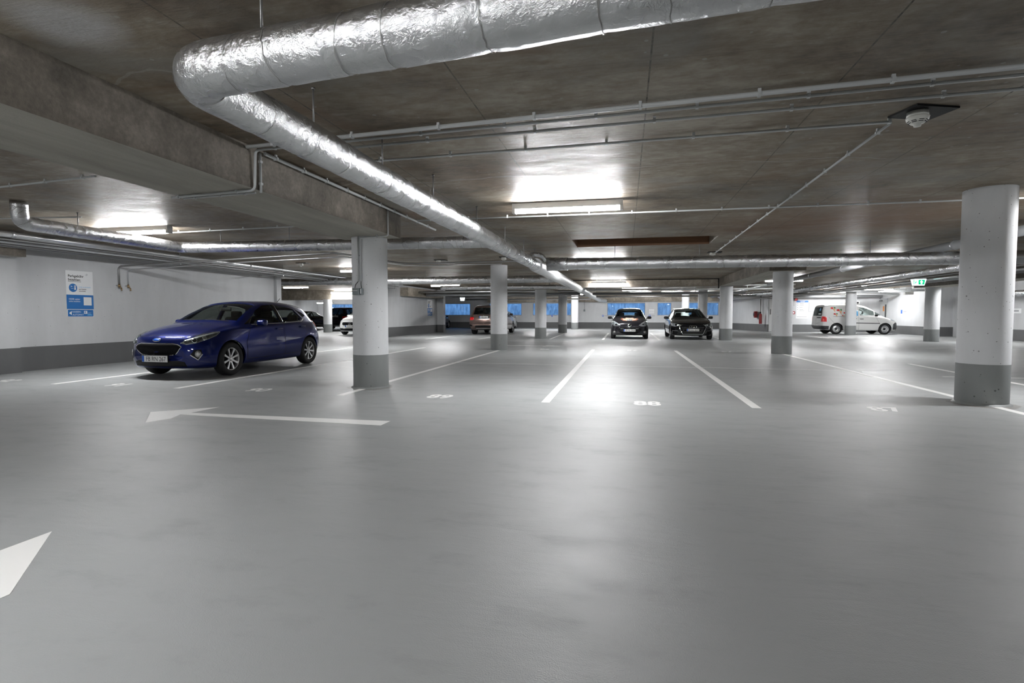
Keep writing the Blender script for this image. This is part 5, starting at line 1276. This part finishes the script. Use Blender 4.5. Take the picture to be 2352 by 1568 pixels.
# black estate car
ESTATE = vary(HATCH, 4.94, 1.886, 1.467, paint='paint_black', wheels=(.92,3.844), track=1.63, R=.335, rim=.235, spokes=10, front_plate=('FB AU 2037', .40), cabin_u=2.45,
 mirror=(1.98,1.0,.92), handles=[(2.75,.87),(3.75,.89)], glass='carglass', side_glass='darkglass', rvz=1.27,
 zt=[(0,.60),(.03,.69),(.1,.75),(.4,.84),(.9,.93),(1.35,.99),(1.55,1.08),(1.9,1.25),(2.25,1.385),(2.6,1.45),(3.1,1.467),(3.8,1.445),(4.3,1.39),(4.55,1.34),(4.68,1.2),(4.8,1.03),(4.9,.9),(4.94,.68)],
 zh=[(0,.52),(.03,.60),(.1,.68),(.4,.77),(.9,.85),(1.35,.88),(2,.91),(3,.94),(4,.97),(4.5,.99),(4.75,.93),(4.94,.6)],
 wt=[(0,.44),(.03,.53),(.1,.60),(.4,.68),(.9,.74),(1.35,.75),(1.7,.70),(2.1,.63),(2.6,.59),(3.2,.58),(4.2,.56),(4.55,.55),(4.8,.6),(4.94,.5)],
 cr=[(0,.03),(.3,.035),(1.35,.05),(1.8,.06),(2.4,.06),(4.5,.05),(4.94,.03)],
 side=[[(1.85,.97),(2.95,.99),(2.93,1.355),(2.55,1.34),(2.25,1.235)], [(3.03,.99),(3.85,1.01),(3.88,1.335),(3.03,1.36)], [(3.97,1.02),(4.38,1.05),(4.30,1.24),(3.99,1.325)]],
 front_glass=dict(poly=[(-.66,1.50),(0,1.44),(.66,1.50),(.55,2.36),(0,2.42),(-.55,2.36)], z0=.92), rear_glass=dict(poly=[(-.46,4.57),(.46,4.57),(.52,4.76),(-.52,4.76)], z0=.95),
 seams=[[(1.55,.3),(1.53,.6),(1.75,.94)], [(2.99,.28),(2.99,.98)], [(3.55,.32),(3.68,.55),(3.92,.8),(3.93,1.02)]],
 decals=[('grille', 'mesh', [(-.57,.60),(-.44,.70),(.44,.70),(.57,.60),(.53,.47),(.42,.26),(-.42,.26),(-.53,.47)], 'front', .004, False),
  ('headlight', 'lampbowl', [(.46,.67),(.60,.64),(.74,.60),(.87,.63),(.885,.735),(.74,.735)], 'front', .003, True), ('lamp_projector', 'blackgloss', circ(.70,.675,.045), 'front', .007, True), ('lamp_projector', 'chrome', circ(.79,.67,.025), 'front', .008, True),
  ('headlight_cover', 'lens', [(.46,.67),(.60,.64),(.74,.60),(.87,.63),(.885,.735),(.74,.735)], 'front', .014, True),
  ('side_intake', 'mesh', [(.62,.40),(.84,.41),(.86,.24),(.68,.22)], 'front', .004, True)],
 strips=[('grille_frame', 'chrome', [(-.44,.70),(-.57,.60),(-.53,.47),(-.42,.26),(.42,.26),(.53,.47),(.57,.60),(.44,.70)], .022, 'front', False)] +
  [('grille_slat', 'darksteel', [(-.47 + .02 * k, .56 - .06 * k), (.47 - .02 * k, .56 - .06 * k)], .009, 'front', False) for k in range(5)] +
  [('badge_ring', 'chrome', ringpath(-.105 + .07 * k, .605, .046), .010, 'front', False) for k in range(4)] +
  [('intake_trim', 'steel', [(.62,.41),(.84,.42),(.85,.28)], .012, 'front', True), ('window_trim', 'chrome', [(1.85,.955),(2.99,.972),(3.9,1.0),(4.38,1.035)], .014, 'side', True)])
car, C = make_car('estate_car', ESTATE, 'black estate car with roof rails and a big chrome-edged grille', 'car', (2.84, 24.35, 0), 0.0); car.scale = (.975, .975, .955)
for sx in (1, -1):
    pts = []
    for u in np.linspace(2.35, 4.3, 9):
        h, n = C.hit((sx * .555, u, 4), (0, 0, -1)); pts.append((sx * .57, u, h.z + (.035 if 2.4 < u < 4.25 else 0.0)))
    m = MB(); m.tube(pts, .017, 8); plain('roof_rail', m, 'darksteel', car)
# brown suv seen from behind
SUV = vary(HATCH, 4.85, 1.93, 1.77, paint='paint_brown', wheels=(.88,3.81), track=1.66, R=.375, rim=.24, spokes=5, tw=.25, cabin_u=2.5, seat_z=.8, rear_plate=('F ST 2441', .98),
 mirror=(1.9,1.2,.95), handles=[(2.75,1.02),(3.75,1.05)], side_glass='darkglass',
 zb=[(0,.42),(.05,.30),(.15,.24),(.5,.24),(4.3,.26),(4.7,.34),(4.8,.40),(4.85,.5)],
 zt=[(0,.72),(.03,.86),(.1,.93),(.4,1.02),(1.0,1.12),(1.4,1.17),(1.6,1.27),(2.0,1.50),(2.35,1.66),(2.7,1.73),(3.2,1.755),(3.9,1.735),(4.35,1.70),(4.52,1.64),(4.62,1.42),(4.72,1.18),(4.80,1.04),(4.85,.8)],
 zh=[(0,.62),(.03,.74),(.1,.84),(.4,.95),(1.0,1.03),(1.4,1.06),(2.4,1.09),(3.5,1.12),(4.3,1.14),(4.6,1.10),(4.78,1.0),(4.85,.72)],
 wt=[(0,.44),(.03,.53),(.1,.62),(.4,.7),(1.0,.77),(1.4,.77),(1.8,.72),(2.3,.66),(2.8,.635),(3.5,.63),(4.2,.61),(4.52,.62),(4.72,.68),(4.85,.55)],
 wb=[(0,.5),(.03,.62),(.1,.73),(.4,.82),(1.0,.89),(1.5,.91),(3,.915),(4.0,.90),(4.5,.87),(4.75,.83),(4.85,.66)],
 wm=[(0,.55),(.03,.7),(.1,.82),(.3,.91),(.7,.962),(3.8,.965),(4.4,.95),(4.7,.91),(4.8,.86),(4.85,.72)],
 side=[[(1.85,1.15),(2.9,1.17),(2.88,1.61),(2.5,1.59),(2.2,1.44)], [(2.98,1.17),(3.78,1.19),(3.80,1.60),(2.98,1.62)], [(3.88,1.2),(4.36,1.22),(4.32,1.52),(3.9,1.595)]],
 rear_glass=dict(plane='y', dir=-1, u0=4.42, depth=.5, poly=[(-.66,1.185),(.66,1.185),(.56,1.60),(-.56,1.60)], glass='darkglass'),
 front_glass=dict(poly=[(-.68,1.56),(0,1.5),(.68,1.56),(.60,2.36),(0,2.42),(-.60,2.36)], z0=1.1), bow=(.22,.06), rvz=1.32,
 decals=[('tail_light', 'redlens', [(.60,.90),(.62,1.03),(.93,1.04),(.955,.86),(.68,.86)], 'rear', .006, True), ('plate_recess', 'darkgrey', [(-.36,.93),(.36,.93),(.33,1.12),(-.33,1.12)], 'rear', .003, False),
  ('bumper_insert', 'black', [(-.55,.42),(.55,.42),(.48,.56),(-.48,.56)], 'rear', .004, False), ('badge', 'chrome', circ(0,1.155,.045), 'rear', .006, False), ('side_vent', 'black', [(.68,.50),(.9,.52),(.9,.62),(.72,.58)], 'rear', .004, True),
  ('rear_lip', 'steel', [(-.5,.345),(.5,.345),(.46,.385),(-.46,.385)], 'rear', .006, False)],
 strips=[('tailgate_seam', 'black', [(-.62,.82),(.62,.82)], .010, 'rear', False), ('tailgate_seam', 'black', [(-.9,.68),(.9,.68)], .008, 'rear', False), ('wiper', 'black', [(0,1.2),(.34,1.26)], .02, 'rear', False)])
car, C = make_car('suv_car', SUV, 'brown suv seen from behind, half hidden by a white column', 'car', (-7.55, 28.35 + 4.85 * .93, 0), PI); car.scale = (.925, .93, .925)
for sx in (1, -1):
    pts = []
    for u in np.linspace(2.3, 4.3, 9):
        h, n = C.hit((sx * .60, u, 4), (0, 0, -1)); pts.append((sx * .62, u, h.z + (.05 if 2.4 < u < 4.25 else 0.0)))
    m = MB(); m.tube(pts, .022, 8); plain('roof_rail', m, 'steel', car)
# white delivery van
VAN = vary(HATCH, 4.41, 1.793, 1.82, paint='paint_white', wheels=(.88,3.562), track=1.53, R=.325, rim=.21, spokes=14, wstyle='steel', rimmat='steel', cabin_u=2.05, seat_z=.8, handle_mat='black', mirror_mat='black',
 mirror=(1.42,1.14,.86), handles=[(2.18,.93),(2.55,.95)], seams=[[(1.20,.3),(1.18,.62),(1.38,1.02)], [(2.34,.28),(2.34,1.68)], [(3.36,.32),(3.9,.9),(4.0,1.05)]],
 zb=[(0,.38),(.04,.28),(.12,.23),(.4,.22),(4.1,.24),(4.3,.30),(4.38,.36),(4.41,.42)],
 zt=[(0,.62),(.03,.74),(.1,.82),(.3,.92),(.6,1.02),(.85,1.10),(1.2,1.31),(1.6,1.56),(1.95,1.73),(2.3,1.80),(2.8,1.82),(3.8,1.81),(4.15,1.78),(4.25,1.70),(4.30,1.5),(4.36,1.1),(4.40,.9),(4.41,.75)],
 zh=[(0,.54),(.03,.64),(.1,.73),(.3,.82),(.6,.92),(.85,.98),(1.3,1.03),(2.2,1.08),(4.1,1.09),(4.35,.9),(4.41,.65)],
 wt=[(0,.42),(.03,.5),(.1,.57),(.3,.64),(.6,.69),(.85,.72),(1.2,.71),(1.6,.69),(2.0,.68),(2.6,.68),(4.1,.68),(4.25,.68),(4.36,.74),(4.41,.65)],
 wb=[(0,.48),(.03,.58),(.1,.68),(.3,.76),(.6,.81),(.85,.83),(1.3,.85),(2.2,.86),(4.1,.855),(4.3,.84),(4.41,.7)],
 wm=[(0,.52),(.03,.66),(.1,.77),(.3,.85),(.7,.892),(3.6,.895),(4.1,.89),(4.3,.87),(4.38,.82),(4.41,.74)],
 cr=[(0,.03),(.3,.045),(.85,.06),(1.4,.07),(2,.07),(4.1,.06),(4.41,.03)], mid=.45, bow=(.22,.03),
 side=[[(1.02,1.13),(1.42,1.14),(1.42,1.37),(1.34,1.33)], [(1.48,1.14),(2.26,1.15),(2.30,1.62),(2.05,1.60),(1.48,1.39)]],
 front_glass=dict(poly=[(-.64,.98),(0,.93),(.64,.98),(.60,1.75),(0,1.82),(-.60,1.75)], z0=1.0), rear_glass=dict(plane='y', dir=-1, u0=4.05, depth=.5, poly=[(-.66,1.12),(.66,1.12),(.60,1.64),(-.60,1.64)], glass='darkglass'),
 decals=[('front_bumper', 'darkgrey', [(.02,.30),(.02,.66),(.28,.72),(.42,.62),(.46,.34),(.42,.28)], 'side', .008, True), ('front_bumper', 'darkgrey', [(-.62,.30),(.62,.30),(.62,.62),(-.62,.62)], 'front', .007, False),
  ('headlight', 'lampbowl', [(.30,.80),(.52,.84),(.58,.92),(.40,.93),(.28,.86)], 'side', .006, True), ('headlight_cover', 'lens', [(.30,.80),(.52,.84),(.58,.92),(.40,.93),(.28,.86)], 'side', .012, True),
  ('tail_light', 'redlens', [(4.12,.76),(4.37,.76),(4.34,1.08),(4.12,1.04)], 'side', .008, True), ('tail_light', 'redlens', [(.70,.76),(.84,.76),(.82,1.06),(.72,1.06)], 'rear', .008, True),
  ('rear_bumper', 'darkgrey', [(4.0,.30),(4.40,.34),(4.40,.52),(4.0,.50)], 'side', .014, True), ('rear_bumper', 'darkgrey', [(-.84,.30),(.84,.30),(.84,.51),(-.84,.51)], 'rear', .016, False),
  ('plate_lamp_bar', 'black', [(-.62,.98),(-.10,.98),(-.10,1.03),(-.62,1.03)], 'rear', .010, False), ('number_plate', 'plate', [(-.60,.82),(-.12,.82),(-.12,.95),(-.60,.95)], 'rear', .008, False),
  ('round_sticker', 'lightblue', circ(-.35,1.50,.10), 'rear', .004, False), ('white_sticker', 'signwhite', [(-.56,1.20),(-.20,1.20),(-.20,1.26),(-.56,1.26)], 'rear', .004, False)],
 strips=[('side_moulding', 'darkgrey', [(1.18,.66),(3.05,.70)], .045, 'side', True), ('sliding_rail', 'signgrey', [(2.45,1.07),(3.75,1.07)], .03, 'side', True), ('rear_door_seam', 'black', [(0,.52),(0,1.75)], .012, 'rear', False), ('bonnet_seam', 'black', [(.62,.30),(.70,.9)], .007, 'top', True)])
car, C = make_car('delivery_van', VAN, 'white delivery van with ice cream cone stickers, parked crosswise behind a column', 'van', (0, 0, 0), 0.0)
def side_art(mb_poly, mat, name):
    md = C.decal(mb_poly, (0, 0, 0), (0, 1, 0), (0, 0, 1), (1, 0, 0), .004, .04); plain(name, md, mat, car)
for (u, z, s) in ((3.74, 1.55, .85), (3.40, 1.42, .92), (3.62, 1.20, .68), (3.08, 1.27, .58), (3.2, 1.12, .42)):
    side_art([(u + .02 * s, z - .02 * s), (u - .16 * s, z - .02 * s + .02), (u - .12 * s, z - .26 * s)], 'cone', 'cone_sticker')
    side_art(circ(u + .06 * s, z + .04 * s, .10 * s, 14, .7), 'icered', 'red_scoop_sticker'); side_art(circ(u - .12 * s, z + .06 * s, .065 * s, 12), 'leafgreen', 'green_scoop_sticker')
side_art([(2.37,1.12),(2.70,1.12),(2.70,1.42),(2.37,1.42)], 'lightblue', 'panel_sticker'); side_art([(2.37,1.12),(2.70,1.12),(2.54,1.19)], 'euroblue', 'panel_sticker')
m = MB(); m.rbox((0, 2.42, 1.90), (.9, .58, .18), .02); o = plain('roof_cooler', m, 'white', car)
m = MB(); m.cbox((-.46, 2.42, 1.905), (.02, .46, .11)); plain('cooler_grille', m, 'darkgrey', o)
car.location = (14.70, 34.05, 0); car.rotation_euler = (0, 0, PI / 2 + math.radians(3)); car.scale = (.92, .92, .92)
# half-hidden cars in the far bays
COMPACT = vary(HATCH, 4.46, 1.83, 1.62, paint='paint_white', wheels=(.87,3.6), track=1.56, R=.34, rim=.22, cabin_u=2.2, front_plate=('FB DP 54', .46), zt=[(0,.74),(.03,.84),(.1,.90),(.3,.97),(.7,1.05),(1.1,1.12),(1.3,1.22),(1.65,1.42),(2.0,1.555),(2.4,1.61),(2.9,1.62),(3.5,1.59),(3.95,1.52),(4.1,1.36),(4.3,1.05),(4.42,.9),(4.46,.7)],
 decals=[('grille', 'mesh', [(-.52,.62),(-.46,.74),(.46,.74),(.52,.62),(.42,.56),(-.42,.56)], 'front', .004, False), ('badge', 'chrome', circ(0,.65,.03), 'front', .012, False), ('lower_intake', 'black', [(-.7,.26),(.7,.26),(.74,.40),(-.74,.40)], 'front', .004, False),
  ('headlight', 'lampbowl', [(.56,.72),(.80,.70),(.83,.80),(.66,.82)], 'front', .006, True)], strips=[('badge_ring', 'chrome', ringpath(0,.65,.085), .014, 'front', False), ('badge_star', 'chrome', [(0,.72),(0,.65),(-.06,.61)], .016, 'front', False), ('badge_star', 'chrome', [(0,.65),(.06,.61)], .016, 'front', False)])
car, C = make_car('compact_car', COMPACT, 'white car with a star badge, half hidden behind the column with the junction box', 'car', (-14.35, 26.3, 0), 0.0); car.scale = (.95, .95, .93)
DARKSUV = dict(SUV, paint='paint_plum', rear_plate=('F HG 118', .98))
car, C = make_car('suv_car', DARKSUV, 'dark plum suv behind the white car in the side bay', 'car', (-20.6, 35.6 + 4.5, 0), PI); car.scale = (.93, .93, .93)
SILVER = vary(HATCH, 4.4, 1.78, 1.47, paint='greypipe', wheels=(.85,3.5))
car, C = make_car('hatchback_car', SILVER, 'silver grey car beyond the brown suv, mostly hidden by a column', 'car', (-9.25, 42.6, 0), PI); car.scale = (.95, .93, .93)
NAVY = vary(HATCH, 4.3, 1.78, 1.47, paint='paint_navy', wheels=(.85,3.4))
car, C = make_car('hatchback_car', NAVY, 'navy car in blue daylight before the window beside the wall pier', 'car', (-15.0, 43.1, 0), PI); car.scale = (.95, .93, .93)
INK = vary(HATCH, 4.3, 1.78, 1.47, paint='paint_black', wheels=(.85,3.4))
car, C = make_car('hatchback_car', INK, 'black car peeping out behind the tail of the blue hatchback', 'car', (-23.4, 38.6, 0), PI); car.scale = (.95, .93, .93)
